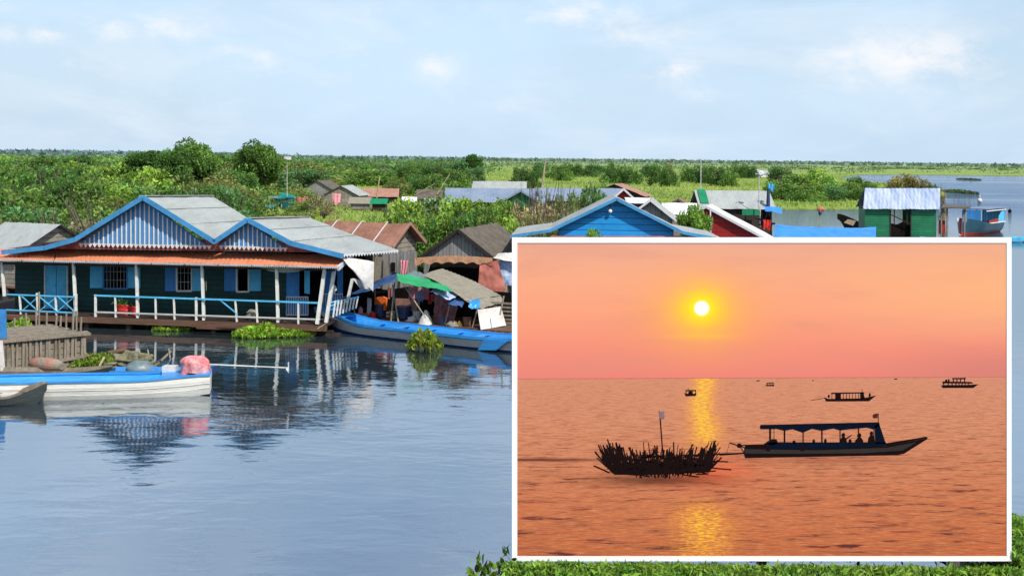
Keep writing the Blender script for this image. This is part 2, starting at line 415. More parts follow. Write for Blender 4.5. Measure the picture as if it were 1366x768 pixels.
bg = t.n('ShaderNodeBackground'); t.put(bg.inputs[0], c2); bg.inputs[1].default_value = .125
wo = t.n('ShaderNodeOutputWorld'); t.t.links.new(bg.outputs[0], wo.inputs[0])

sl = bpy.data.lights.new('sun', 'SUN'); so = bpy.data.objects.new('sun', sl); col.objects.link(so)
sl.energy = 4.6; sl.angle = math.radians(.5); sl.color = (1.0, .965, .90)
so.rotation_euler = SUN.to_track_quat('Z', 'Y').to_euler(); so.location = (20, -20, 40)
S.view_settings.view_transform = 'Standard'; S.view_settings.look = 'None'; S.view_settings.exposure = 0; S.view_settings.gamma = 1
S.cycles.use_denoising = True; S.cycles.max_bounces = 6; S.cycles.sample_clamp_indirect = 6
S.cycles.caustics_reflective = False; S.cycles.caustics_refractive = False

# ------------------------------------------------------------------ water and land
m = bpy.data.materials.new('lake_water'); t = NT(m)
pos = t.n('ShaderNodeNewGeometry').outputs['Position']
sp = t.n('ShaderNodeSeparateXYZ'); t.put(sp.inputs[0], pos)
r1 = t.noise(t.mapping(pos, (.75, 1.5, 1)), 2.6, 3, .5, .4)
r2 = t.noise(t.mapping(pos, (.6, 1.2, 1), (7, 3, 0)), .9, 2, .5, .2)
r3 = t.noise(t.mapping(pos, (.9, 1.3, 1), (1, 9, 0)), 8.0, 2, .5)
patch = t.step(t.noise(t.mapping(pos, (.5, 1.0, 1)), .12, 3, .55), .36, .62)
far = t.step(sp.outputs[1], 90.0, 190.0)
nearc = t.step(sp.outputs[1], 46.0, 24.0)
amp = t.m('ADD', t.m('ADD', t.m('MULTIPLY', patch, .55), .30), t.m('ADD', t.m('MULTIPLY', far, 6.0), t.m('MULTIPLY', nearc, .15)))
h = t.m('ADD', t.m('ADD', t.m('MULTIPLY', r1, .012), t.m('MULTIPLY', r2, .040)), t.m('MULTIPLY', r3, .0018))
h = t.m('MULTIPLY', h, amp)
b = t.n('ShaderNodeBsdfPrincipled'); b.inputs['Roughness'].default_value = .04; b.inputs['IOR'].default_value = 5.8
b.inputs['Specular IOR Level'].default_value = .62; b.inputs['Base Color'].default_value = (.030, .042, .046, 1)
lakeb = t.m('MULTIPLY', t.step(sp.outputs[1], 115.0, 190.0), t.step(t.noise(t.mapping(pos, (.004, .02, 1)), 1.0, 3, .5), .34, .52))
t.put(b.inputs['Specular Tint'], t.mix(lakeb, (.90, .94, 1.0), (.30, .43, .66)))  # blue tint paints in the deeper sky reflection of far ripples
k = t.n('ShaderNodeBump'); t.put(k.inputs['Height'], h); k.inputs['Distance'].default_value = 1.0; k.inputs['Strength'].default_value = .55
t.t.links.new(k.outputs[0], b.inputs['Normal']); t.out(b.outputs[0]); M['water'] = m
mb = MB(); mb.poly([(-9000, -200, 0), (9000, -200, 0), (9000, 30000, 0), (-9000, 30000, 0)])
tag(mb.build('water', M['water']), kind='structure')

m = bpy.data.materials.new('marsh_grass'); t = NT(m)
pos = t.n('ShaderNodeNewGeometry').outputs['Position']
n1 = t.noise(t.mapping(pos, (.35, 1, 1)), .05, 6, .65); n2 = t.noise(pos, .9, 5, .7); n3 = t.noise(t.mapping(pos, (.25, 1, 1), (5, 5, 0)), .012, 5, .6)
c = t.mix(t.step(n1, .35, .65), (.21, .30, .055), (.33, .41, .09))
c = t.mix(t.m('MULTIPLY', t.step(n2, .35, .7), .5), c, (.15, .24, .04))
c = t.mix(t.m('MULTIPLY', t.step(n3, .48, .62), .6), c, (.20, .27, .08))
sp = t.n('ShaderNodeSeparateXYZ'); t.put(sp.inputs[0], pos)
c = t.mix(t.m('MULTIPLY', t.step(sp.outputs[1], 300.0, 2500.0), .65), c, (.25, .33, .17))  # aerial haze painted into the colour, paler with distance
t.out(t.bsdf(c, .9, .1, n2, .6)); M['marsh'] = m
zl = .22
front = [G(-900, 349), G(-200, 349), G(420, 349), G(700, 349), G(790, 338), G(850, 305), G(905, 292), G(960, 285), G(1030, 279.5), G(1165, 279.5), G(1215, 274), G(1262, 262), G(1255, 252), G(1180, 245), G(1135, 240.5), G(1118, 236.5), G(1150, 233), G(1240, 233.5), G(1366, 234.8), G(1700, 238), G(4500, 272)]
far_ = [Vector((9000, 28000, 0)), Vector((-9000, 28000, 0)), Vector((-400, 60, 0))]
ml = MB(); LANDP = pts = [Vector((p.x, p.y, zl)) for p in front + far_]
ml.poly(pts)
for a, bb in zip(pts[:len(front)][:-1], pts[:len(front)][1:]):
    ml.poly([a, bb, bb - Z * .6, a - Z * .6])
tag(ml.build('marsh_ground', M['marsh']), kind='structure')
# ================================================================== the big blue house
DK = .45
A = Plane(G(30, 418, DK), G(425, 432, DK))
HN = A.N; HX = A.X
WO = 1.5                                     # wall stands 1.5 m behind the porch edge
def fl(px): return 418 + (px - 30) * 14 / 395.0          # deck edge row
house = empty('floating_house', Vector((A(225, 424).x, A(225, 424).y, 0)), 'large blue floating house with twin striped gables, pale grey roof and long orange porch roof', 'house')
# deck and float
mb = MB()
dl, dr = A(-70, fl(-70), 0), A(436, fl(436), 0); dl.z = dr.z = DK
mb.prism([dl, dr, dr + HN * 7.5, dl + HN * 7.5], Z * -.07)
mb.build('deck', M['darkwood'], house)  # dark colour paints in the porch shade on the floor
mb = MB()
mb.beam(dl - Z * .14 - HN * .02, dr - Z * .14 - HN * .02, .12, .20)
mb.build('edge_beam', M['brownwood'], house)
mb = MB()
mb.beam(dl - Z * .42 + HN * .7, dr - Z * .42 + HN * .7, .25, .2)
for i in range(9):
    p = dl.lerp(dr, (i + .4) / 9); mb.beam(p - Z * .36 + HN * .03, p - Z * .36 + HN * 6.5, .16, .16)
mb.build('beam', M['darkwood'], house)  # dark colour stands in for the shade below the deck
mb = MB()
for k in range(5):
    o_ = HN * (.7 + k * 1.2) - Z * .62
    mb.tube(dl + o_, dr + o_ + HX * .3, .26, .24, 8)
mb.build('float_log', M['darkwood'], house)  # logs coloured dark, under-deck shade painted in
# walls (with real openings: wall is split into panels round the windows)
def wy(px): return 410 + (px - 20) * .030               # wall foot row, hidden behind deck edge
def wallpiece(x0, x1, y0, y1, mb, off=WO, th=.06):
    """y as fraction rows"""
    mb.prism([A(x0, y1, off), A(x1, y1, off), A(x1, y0, off), A(x0, y0, off)], HN * th)
wtop = 331
wins = [(138, 170, 351, 385), (236, 256, 352, 388), (316, 332, 352, 389)]
mb = MB(); x = 20
for (a, b_, y0, y1) in wins:
    wallpiece(x, a, wtop, wy((x + a) / 2) + 3, mb); wallpiece(a, b_, wtop, y0, mb); wallpiece(a, b_, y1, wy(a) + 3, mb); x = b_
wallpiece(x, 382, wtop, wy(360) + 3, mb)
mb.build('wall', M['teal'], house)
mb = MB()
bl_, br_ = A(20, 400, WO + 6.0), A(492, 400, WO + 6.0)
for (p, q) in ((A(20, 400, WO + .08), A(20, 400, WO + .08) + HN * 5.2), (A(411, 400, WO + .08) + HN * 5.2, A(20, 400, WO + .08) + HN * 5.2)):
    p = Vector((p.x, p.y, DK)); q = Vector((q.x, q.y, DK)); mb.prism([p, q, q + Z * 2.05, p + Z * 2.05], HN * .05 if abs((q - p).dot(HX)) > 1 else HX * .05)
mb.build('back_wall', M['teal'], house)
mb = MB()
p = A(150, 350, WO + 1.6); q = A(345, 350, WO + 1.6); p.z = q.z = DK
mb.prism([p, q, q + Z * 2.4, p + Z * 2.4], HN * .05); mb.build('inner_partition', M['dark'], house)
# windows
for i, (a, b_, y0, y1) in enumerate(wins):
    mb = MB()
    for (p, q) in ((A(a, y0, WO - .04), A(b_, y0, WO - .04)), (A(a, y1, WO - .04), A(b_, y1, WO - .04)), (A(a, y0, WO - .04), A(a, y1, WO - .04)), (A(b_, y0, WO - .04), A(b_, y1, WO - .04))):
        mb.beam(p, q, .06, .07, up=HN)
    w = mb.build('window', M['white'] if i else M['mblue'], house)
    mb = MB()
    nbar = 7 if i == 0 else 4
    for k in range(1, nbar):
        xx = a + (b_ - a) * k / nbar
        mb.tube(A(xx, y0, WO + .02), A(xx, y1, WO + .02), .009, n=5)
    for k in (1, 2): mb.tube(A(a, y0 + (y1 - y0) * k / 3, WO + .02), A(b_, y0 + (y1 - y0) * k / 3, WO + .02), .009, n=5)
    if i < 2: mb.build('window_bars', M['boatgrey'], w)
for (a, b_, y0, y1, mt) in ((120, 137, 351, 384, 'lblue'), (170, 187, 351, 384, 'lblue'), (220, 235, 351, 388, 'mblue'), (257, 269, 352, 388, 'lblue'), (299, 315, 353, 388, 'mblue'), (333, 348, 355, 388, 'lblue')):
    mb = MB(); mb.prism([A(a, y1, WO - .05), A(b_, y1, WO - .05), A(b_, y0, WO - .05), A(a, y0, WO - .05)], HN * .035)
    s_ = mb.build('shutter', M[mt], house)
    for yy in (y0 + 1, (y0 + y1) / 2, y1 - 1): mb = MB(); mb.beam(A(a + .6, yy, WO - .062), A(b_ - .6, yy, WO - .062), .02, .06, up=Z); mb.build('shutter_rail', M[mt], s_)
# double door
for (a, b_) in ((61, 74.6), (75.4, 89)):
    mb = MB(); mb.prism([A(a, 412, WO - .04), A(b_, 412, WO - .04), A(b_, 350, WO - .04), A(a, 350, WO - .04)], HN * .035)
    for yy in (352, 380, 410): mb.beam(A(a + .5, yy, WO - .055), A(b_ - .5, yy, WO - .055), .03, .09)
    mb.build('door', M['lblue'], house)
mb = MB()
for xx in (60, 90): mb.beam(A(xx, 349, WO - .05), A(xx, 412, WO - .05), .05, .06, up=HN)
mb.beam(A(60, 349, WO - .05), A(90, 349, WO - .05), .05, .06); mb.build('door_frame', M['white'], house)
# open veranda room on the right with half walls
def halfwall(x0, x1, y0, y1, off, name='half_wall'):
    mb = MB(); mb.prism([A(x0, y1, off), A(x1, y1 + .4, off), A(x1, y0 - .3, off), A(x0, y0, off)], HN * .03)
    w = mb.build(name, M['mblue'], house)
    mb = MB(); n = max(3, int((x1 - x0) / 3.2))
    for k in range(n + 1):
        xx = x0 + (x1 - x0) * k / n; mb = MB(); mb.beam(A(xx, y0, off - .02), A(xx, y1, off - .02), .022, .02, up=HN); mb.build('batten', M['palewhite'], w)
    for yy in (y0, y1): mb = MB(); mb.beam(A(x0, yy, off - .045), A(x1, yy, off - .045), .03, .04); mb.build('half_wall_rail', M['palewhite'], w)
halfwall(382, 411, 396, 420, WO)
halfwall(431, 457, 392, 414, WO + .9)
mb = MB()
mb.prism([A(382, 396, WO), A(399, 396, WO), A(399, 350, WO), A(382, 350, WO)], HN * .03)
mb.prism([A(399, 356, WO), A(408, 356, WO), A(408, 350, WO), A(399, 350, WO)], HN * .03)
mb.build('side_door', M['mblue'], house)
mb = MB(); mb.prism([A(406, 391, WO - .1), A(413, 392, WO - .1), A(413, 355, WO - .1), A(406, 354, WO - .1)], HN * .03); mb.build('shutter', M['lblue'], house)
mb = MB()
mb.prism([A(430, 392, WO + .9), A(443, 392, WO + .9), A(443, 350, WO + .9), A(430, 350, WO + .9)], HN * .04)
mb.prism([A(450, 392, WO + .9), A(457, 392, WO + .9), A(457, 350, WO + .9), A(450, 350, WO + .9)], HN * .04)
mb.prism([A(443, 356, WO + .9), A(450, 356, WO + .9), A(450, 350, WO + .9), A(443, 350, WO + .9)], HN * .04)
mb.build('side_wall', M['mblue'], house)
mb = MB()
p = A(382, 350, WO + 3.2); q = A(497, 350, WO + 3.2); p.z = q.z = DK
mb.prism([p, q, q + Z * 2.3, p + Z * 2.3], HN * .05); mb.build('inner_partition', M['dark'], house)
# porch posts
for (x0, y0, x1, y1, o0, o1, r) in ((98, 350, 101.5, 421, .02, .02, .048), (182, 352, 184, 424, .02, .02, .048), (269.5, 353, 272, 427, .02, .02, .048), (369, 355, 371, 430, .02, .02, .05),
                       (433.5, 357, 423, 432, .0, -.05, .06), (447, 353, 435, 430, .3, .25, .06), (470, 372, 463, 404, 1.6, 1.6, .05), (2.5, 350, 6, 395, .02, .02, .045)):
    mb = MB(); mb.beam(A(x0, y0, o0), A(x1, y1, o1), r * 1.9, r * 1.9, up=HN); mb.build('post', M['whitebright'], house)
# railing: blue rails, white balusters
mb = MB()
mb.beam(A(8, 392.5, -.06), A(100, 396, -.06), .05, .05); mb.beam(A(8, 413, -.06), A(100, 417, -.06), .05, .045)
for (a, b_) in ((29, 52), (52, 77), (77, 100)):
    mb.beam(A(a, 395, -.08), A(b_, 416, -.08), .03, .04, up=HN); mb.beam(A(b_, 395, -.04), A(a, 415, -.04), .03, .035, up=HN)
mb.beam(A(127, 394, -.06), A(427, 404, -.06), .055, .055)
mb.beam(A(318 - 25, 399.5, -.05), A(317, 419, -.05), .03, .05, up=HN)
mb.build('handrail', M['trimblue'] if 0 else M['lblue'], house)
mb = MB()
mb.beam(A(127, 416, -.04), A(427, 426, -.04), .05, .05); mb.build('bottom_rail', M['boatgrey'], house)
for xx, dx in ((28, 2), (51, 1.5), (75.5, 1.5), (101.5, 0), (127.5, 0), (154.5, .8), (208, .5), (233, 1), (262, .3), (316, 2), (343.5, 1.5), (398, 0)):
    y0 = 392.5 + (xx - 8) * .028; y1 = fl(xx) + 1
    big = xx in (127.5, 101.5, 262, 51)
    mb = MB(); mb.beam(A(xx - dx, y0 - (3 if big else 0), -.05), A(xx, y1, -.03), .075 if big else .055, .06, up=HN); mb.build('baluster', M['whitebright'], house)
# side railing going back on the right
sr0 = A(437, 404, .3); 
for k in range(8):
    f = k / 7; xx = 446 + f * 30; off = .35 + f * 1.4
    mb = MB(); mb.beam(A(xx + 1.5, 401 - f * 5, off), A(xx - 1.5, 423 - f * 12, off), .05, .05, up=HN); mb.build('baluster', M['whitebright'], house)
mb = MB(); mb.beam(A(437, 404, .3), A(478, 396, 1.75), .05, .05); mb.beam(A(437, 409, .3), A(456, 403, .9), .045, .045); mb.build('handrail', M['lblue'], house)
# orange porch roof
mb = MB()
e0, e1 = A(-75, 344.0, -.32), A(451, 355.5, -.32); t0, t1 = A(-75, 330, 1.25), A(468, 340, 1.25)
mb.corr(e0, e1, t1, t0, .17, .008, 5, .03)
pr = mb.build('porch_roof', M['orange'], house, smooth=True)
mb = MB(); n = 190
for k in range(n):
    f0, f1 = k / n, (k + 1) / n; a, b_ = e0.lerp(e1, f0), e0.lerp(e1, f1); mid = (a + b_) / 2
    mb.prism([a, b_, b_ - Z * .03, mid - Z * .09, a - Z * .03], HN * .015)
mb.build('scalloped_trim', M['boatgrey'], house)
mb = MB(); mb.beam(A(451, 358, -.30), A(470, 340.5, 1.2), .07, .16); mb.build('barge_board', M['palewhite'], house)
mb = MB()
for k in range(12):
    p = e0.lerp(e1, (k + .5) / 12) - Z * .05; q = t0.lerp(t1, (k + .5) / 12) - Z * .05; mb.beam(p, q, .05, .07)
mb.beam(A(-75, 349.5, .02), A(447, 360, .02), .08, .08)
mb.build('rafter', M['darkwood'], house)
# gables
GO = .22
def gable(base_l, base_r, apex, name='gable', cut=None):
    """batten wall: polygon in the plane GO"""
    mb = MB(); mb.prism([A(*base_l, GO), A(*base_r, GO), A(*apex, GO)], HN * .05)
    g_ = mb.build(name, M['gblue'], house)
    mb = MB(); x = base_l[0] + 2.5
    while x < base_r[0] - 2:
        f = (x - base_l[0]) / (apex[0] - base_l[0]) if x < apex[0] else (base_r[0] - x) / (base_r[0] - apex[0])
        yb = base_l[1] + (base_r[1] - base_l[1]) * (x - base_l[0]) / (base_r[0] - base_l[0]); yt = yb + (apex[1] - yb) * f
        mb = MB(); mb.beam(A(x, yt + 2, GO - .02), A(x, yb, GO - .02), .040, .03, up=HN); mb.build('batten', M['whitebright'], g_); x += 6.1
    mb = MB(); x = base_l[0]; bl, br = base_l, base_r
    while x < br[0]:
        yb = bl[1] + (br[1] - bl[1]) * (x - bl[0]) / (br[0] - bl[0])
        mb.prism([A(x, yb - .5, GO - .07), A(x + 6.1, yb - .5, GO - .07), A(x + 5.2, yb + 1.6, GO - .07), A(x + 3.05, yb + 4.8, GO - .07), A(x + .9, yb + 1.6, GO - .07)], HN * .02)
        x += 6.1
    mb.build('scalloped_trim', M['white'], g_)
    return g_
gable((105, 325), (277, 328), (190, 266)); gable((292, 328), (381, 331), (330, 295))
mb = MB(); mb.prism([A(10, 331, GO + .1), A(462, 337, GO + .1), A(452, 336, GO + .1), A(380, 322, GO + .1), A(330, 320, GO + .1), A(190, 318, GO + .1), A(100, 320, GO + .1)], HN * .04)
mb.build('fascia', M['maroon'], house)
# roofs: main (left hump) and second
RB = 6.2
fe = -.12
ridgeF = A(190.5, 262, fe); ridgeB = A(282, 261.5, RB)
vF = A(286, 321, fe); vB = A(330, 290.5, RB)
lF = A(100, 317, fe); lB = lF + (ridgeB - ridgeF); lF2 = A(5, 335, fe); lB2 = lF2 + (ridgeB - ridgeF) * 1.0
mb = MB()
dv = (ridgeB - ridgeF)
vB2 = vF + dv
mb.corr(vF, vB2, ridgeB, ridgeF, .19, .010, 6, .03)
mb.corr(lB, lF, ridgeF, ridgeB, .19, .010, 6, .03)
mb.corr(lB2, lF2, lF, lB, .19, .010, 4, .03)
mb.build('roof', M['roofgrey'], house, smooth=True)
r2F = A(330, 291.5, fe); r2B = A(411, 289.5, RB * .97); k2F = A(388, 322, fe); e2F = A(457, 339, fe)
d2 = r2B - r2F
mb = MB()
k2B = A(474, 314, RB * .8); e2B = A(531, 333.5, RB * .55)
mb.corr(k2F, k2B, r2B, r2F, .19, .010, 5, .03)
mb.corr(e2F, e2B, k2B, k2F, .19, .010, 5, .03)
mb.corr(vF + d2, vF, r2F, r2B, .19, .010, 5, .03)
mb.build('roof', M['roofgrey'], house, smooth=True)
for (a0_, a1_, b0_, b1_, fs) in ((vF, vB2, ridgeF, ridgeB, (.36, .70)), (k2F, k2B, r2F, r2B, (.5,)), (e2F, e2B, k2F, k2B, (.98,))):
    for f_ in fs:
        mb = MB(); mb.beam(a0_.lerp(b0_, f_) + Z * .02, a1_.lerp(b1_, f_) + Z * .02, .03, .012); mb.build('sheet_lap', M['greyboard'], house)
for (p_, q_) in ((ridgeF, ridgeB), (r2F, r2B)):
    mb = MB(); mb.beam(p_ + Z * .025, q_ + Z * .025, .22, .025); mb.build('ridge_cap', M['roofgrey'], house)
mb = MB(); L_ = (e2B - e2F)
for k in range(20):
    a, b_ = e2F.lerp(e2B, k / 20), e2F.lerp(e2B, (k + 1) / 20); mb.prism([a, b_, b_ - Z * .04, (a + b_) / 2 - Z * .12, a - Z * .04], HX * .015)
mb.build('scalloped_trim', M['palewhite'], house)
mb = MB()
for chain in ([(190.5, 262), (100, 318), (60, 329), (3, 335)], [(190.5, 262), (286, 321)], [(330, 291.5), (286, 321)], [(330, 291.5), (388, 323), (457, 340)]):
    for (a, b_) in zip(chain[:-1], chain[1:]):
        pa, pb = A(a[0], a[1] + 1.5, fe - .02), A(b_[0], b_[1] + 1.5, fe - .02); mb.beam(pa, pb + (pb - pa).normalized() * .03, .05, .17, up=Z)
mb.build('barge_board', M['trimblue'], house)
# white cloth under eave
mb = MB(); mb.cloth(A(343, 356, -.1), A(409, 359, -.1), A(400, 358, .6), A(352, 355, .6), sag=.0, wr=.02)
def hang(u, v):
    a = A(343 + 66 * u, 356 + 3 * u + 12 * 4 * u * (1 - u) * .5 * v, -.12 + .25 * v); return a
mb = MB(); mb.grid(hang, 24, 6)
one('hanging_cloth', mb, M['tarpw'], A(376, 366, 0), 'sagging white cloth slung under the orange porch roof beside the open blue door', 'cloth', smooth=True)
# things on the porch
bk = empty('plastic_basket', Vector((A(164, 415, .5).x, A(164, 415, .5).y, DK)), 'red plastic basket standing on the porch below the barred window', 'basket')
c0 = Vector(bk.location)
mb = MB()
def basket(cx, w, h):
    for k in range(14):
        a = 6.283 * k / 14; a2 = 6.283 * (k + .6) / 14
        p = lambda a_, r, z: c0 + HX * (cx + math.cos(a_) * r) + HN * (math.sin(a_) * r * .6) + Z * z
        mb.prism([p(a, w * .8, .0), p(a2, w * .8, .0), p(a2, w, h), p(a, w, h)], HN * .01)
    for z_, r_ in ((0, w * .8), (h * .5, w * .9), (h, w * 1.04)):
        pts = [c0 + HX * (cx + math.cos(6.283 * i / 16) * r_) + HN * (math.sin(6.283 * i / 16) * r_ * .6) + Z * z_ for i in range(17)]
        mb.path(pts, .018, 5)
basket(0, .24, .36); mb.build('basket_wall', M['redplastic'], bk)
mb = MB(); mb.ball(c0 + Z * .2, .2, .12, .17, rough=.3); mb.build('contents', M['redplastic'], bk)
c0 = c0 + HX * .42
mb = MB(); basket(0, .17, .30); o_ = one('plastic_basket', mb, M['redplastic'], c0, 'smaller red plastic basket, right one of the two on the porch', 'basket')
pl_ = A(161, 404, .5); c0 = Vector(bk.location)
rng = np.random.default_rng(5)
Pp = rng.normal(size=(140, 3)) * np.array([.16, .1, .08]) + np.array([0, 0, .46])
pot = empty('potted_plant', c0, 'small green herb plant growing in the red basket on the porch', 'plant')
leaves('foliage', Pp, np.full(140, .05), np.tile(np.array([.05, .12, .03]), (140, 1)) * rng.uniform(.6, 1.5, (140, 1)), rng, parent=pot)
mb = MB(); mb.tube((0, 0, .3), (0, 0, .5), .02); mb.build('stem', M['bark'], pot)
mb = MB(); q_ = A(336, 416, .35); mb.ball(Vector((q_.x, q_.y, DK + .16)), .2, .16, .2, rough=.7, seed=3)
one('cloth_bundle', mb, M['mat'], (q_.x, q_.y, DK), 'beige cloth bundle lying on the porch floor near the leaning blue brace', 'bundle', smooth=True)
mb = MB(); q_ = A(444, 386, 1.2); mb.ball(q_, .13, .12, .18, rough=.5, seed=9)
one('sack', mb, M['tarpw'], (q_.x, q_.y, q_.z - .18), 'pale sack hanging in the window of the blue side room', 'sack', smooth=True)
# person-free veranda; white tarp right of the house
def awn(u, v):
    a = A(452 + 47 * u, 342 + 6 * u, .1 + u * .8); b_ = A(466 + 32 * u, 354 + 34 * u, .1 + u * .7)
    p = a.lerp(b_, v); p += HN * (-.35 * math.sin(u * 3.14) * math.sin(v * 3.14 * .8)) + Z * .07 * noise.noise(p * 2.5)
    return p
mb = MB(); mb.grid(awn, 26, 18)
one('awning', mb, M['tarpw'], A(478, 420, 1.3), 'billowing off-white cloth awning hung from the right end of the grey roof', 'awning', smooth=True)
def awn2(u, v):
    a = A(470 + 24 * u, 371 + 6 * u, 1.6); b_ = A(480 + 14 * u, 384 + 2 * u, 1.7); return a.lerp(b_, v) + HN * .05 * math.sin(u * 9)
mb = MB(); mb.grid(awn2, 14, 8)
one('hanging_cloth', mb, M['tarpw'], A(482, 400, 1.6), 'small grey-white rag hanging below the billowing awning', 'cloth', smooth=True)
# electric wire across the front of the house
mb = MB(); mb.path([A(275, 375 + 4 * math.sin(i / 14 * 3.14) + i * .9, -.1) for i in range(15)], .008, 4)
one('wire', mb, M['rope'], A(300, 380, -.1), 'thin sagging line strung along the porch posts', 'line')
# television antenna mast is further back; deck lumber
mb = MB(); mb.beam(A(255, 434, -.35), A(315, 436, -.45), .12, .08); mb.beam(A(262, 437, -.5), A(330, 439, -.3), .07, .07)
q_ = G(285, 437)
one('timber_scrap', mb, M['brownwood'], q_, 'floating brown timber lengths just under the porch edge', 'timber')

# ================================================================== raft shelter behind the blue boat
R0, R1 = G(440, 430, .25), G(700, 452, .25)
B = Plane(R0 + Vector((0, .9, 0)), R1 + Vector((0, .9, 0)))
BN, BX = B.N, B.X
sh = empty('raft_shelter', (R0 + R1) / 2 - Z * .25 + Vector((0, 1, 0)), 'ramshackle raft shelter under dark blue and green tarps, behind the long blue boat', 'shelter')
mb = MB()
p, q = B(446, 424, 0), B(720, 446, 0); p.z = q.z = .34
mb.prism([p, q, q + BN * 3.2, p + BN * 3.2], -Z * .08)
for k in range(30): 
    a = p.lerp(q, k / 30) - BN * .1; mb.tube(a - Z * .1, a + BN * 3.2 - Z * .1, .07, n=6)
mb.build('platform', M['brownwood'], sh)
def tube_thing(name, pts, r, m_, parent): 
    mb = MB(); mb.path(pts, r, 6); return mb.build(name, M[m_], parent)
for (x0, y0, x1, y1, o0, o1, r) in ((527, 372, 521, 432, 0, 0, .03), (524, 380, 532, 434, .1, .1, .028), (540, 382, 568, 424, -.1, -.3, .022), (601, 402, 592, 438, .2, .2, .03), (637, 412, 630, 438, .2, .2, .03), (470, 398, 474, 424, .3, .3, .03), (560, 375, 558, 430, 1.6, 1.6, .03), (600, 390, 600, 436, 1.8, 1.8, .03), (672, 395, 667, 420, .1, .1, .03), (500, 385, 500, 430, 1.8, 1.8, .03)):
    tube_thing('pole', [B(x0, y0, o0), B(x1, y1, o1)], r, 'bamboo', sh)
def sheet(fn, nu, nv, name, mats, parent, **kw):
    mb = MB(); mb.grid(fn, nu, nv); return mb.build(name, mats, parent, smooth=True, **kw)
def quadfn(a, b_, c, d, wr=.05, fr=2.5, sag=0, seed=0):
    a, b_, c, d = map(Vector, (a, b_, c, d)); n = (b_ - a).cross(d - a).normalized()
    def fn(u, v):
        p = a.lerp(b_, u).lerp(d.lerp(c, u), v); return p + n * wr * (noise.noise(p * fr + Vector((seed, 0, 0))) + .4 * noise.noise(p * fr * 2.7)) - Z * sag * 4 * u * (1 - u)
    return fn
sheet(quadfn(B(454, 398, -.5), B(527, 377, -.9), B(530, 363, .2), B(470, 389, .9), .06), 24, 12, 'blue_tarp', M['tarpd'], sh)
sheet(quadfn(B(456, 396, .8), B(500, 386, 2.2), B(533, 364, 2.0), B(528, 363, .3), .06), 16, 12, 'blue_tarp', M['tarpd'], sh)
sheet(quadfn(B(531, 376, -.5), B(604, 389, -.3), B(592, 377, .9), B(529, 363.5, .2), .09, 3), 28, 12, 'green_tarp', M['tarpg'], sh)
sheet(quadfn(B(573, 388, -.3), B(600, 400, -.3), B(612, 393, .6), B(590, 381, .8), .07, 4), 16, 10, 'patched_tarp', M['tarpl'], sh)
sheet(quadfn(B(598, 406, -.3), B(616, 410, -.2), B(622, 398, .6), B(600, 395, .5), .09, 5), 14, 12, 'patched_tarp', M['tarpd'], sh)
sheet(quadfn(B(625, 408, -.1), B(639, 413, -.1), B(641, 400, .3), B(628, 400, .3), .09, 5), 12, 12, 'blue_cloth', M['boatblue'], sh)
sheet(quadfn(B(535, 371, .9), B(566, 380, .7), B(566, 366, 1.5), B(552, 360, 1.4), .1, 3), 14, 10, 'plastic_sheet', M['greyplastic'], sh)
# woven arched mat roof
def matroof(u, v):
    top = B(563 + 27 * v * 1.0, 366 - 8 * v, .6 + 2.0 * v); low = B(622 + 46 * v, 402 - 8 * v, .2 + 2.0 * v)
    p = top.lerp(low, u); return p + Z * (.07 * math.sin(u * 3.14) + .03 * noise.noise(p * 1.3) + .008 * math.sin(u * 90))
sheet(matroof, 60, 14, 'mat_roof', M['mat'], sh)
sheet(quadfn(B(622, 402, .2), B(668, 394, 2.2), B(672, 403, 2.0), B(643, 411, .3), .06), 16, 8, 'mat_roof', M['mat'], sh)
mb = MB(); mb.corr(B(641, 440, -.1), B(675, 434, .9), B(668, 409, 1.1), B(637, 413, .1), .14, .015, 6, .05)
mb.build('sheet_panel', M['tarpw'], sh, smooth=True)
sheet(quadfn(B(578, 432, .4), B(604, 436, .4), B(612, 402, .5), B(580, 392, .5), .07, 3), 16, 14, 'curtain', M['maroon'], sh)
sheet(quadfn(B(545, 398, 1.7), B(572, 400, 1.7), B(572, 384, 1.7), B(545, 382, 1.7), .05, 3), 16, 10, 'curtain', M['pink'], sh)
mb = MB(); mb.prism([B(528, 413, 1.0), B(556, 415, 1.0), B(556, 399, 1.0), B(528, 398, 1.0)], BN * .05); mb.build('wall_board', M['rust2'], sh)
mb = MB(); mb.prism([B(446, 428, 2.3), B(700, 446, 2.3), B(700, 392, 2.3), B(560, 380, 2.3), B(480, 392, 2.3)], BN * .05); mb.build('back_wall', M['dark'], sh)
for k in range(9):
    mb = MB(); mb.beam(B(640 + k * .5, 446 - k * 5.4, 1.3), B(705, 448 - k * 5.2, 1.5), .05, .07); mb.build('wall_pole', M['greywood'], sh)
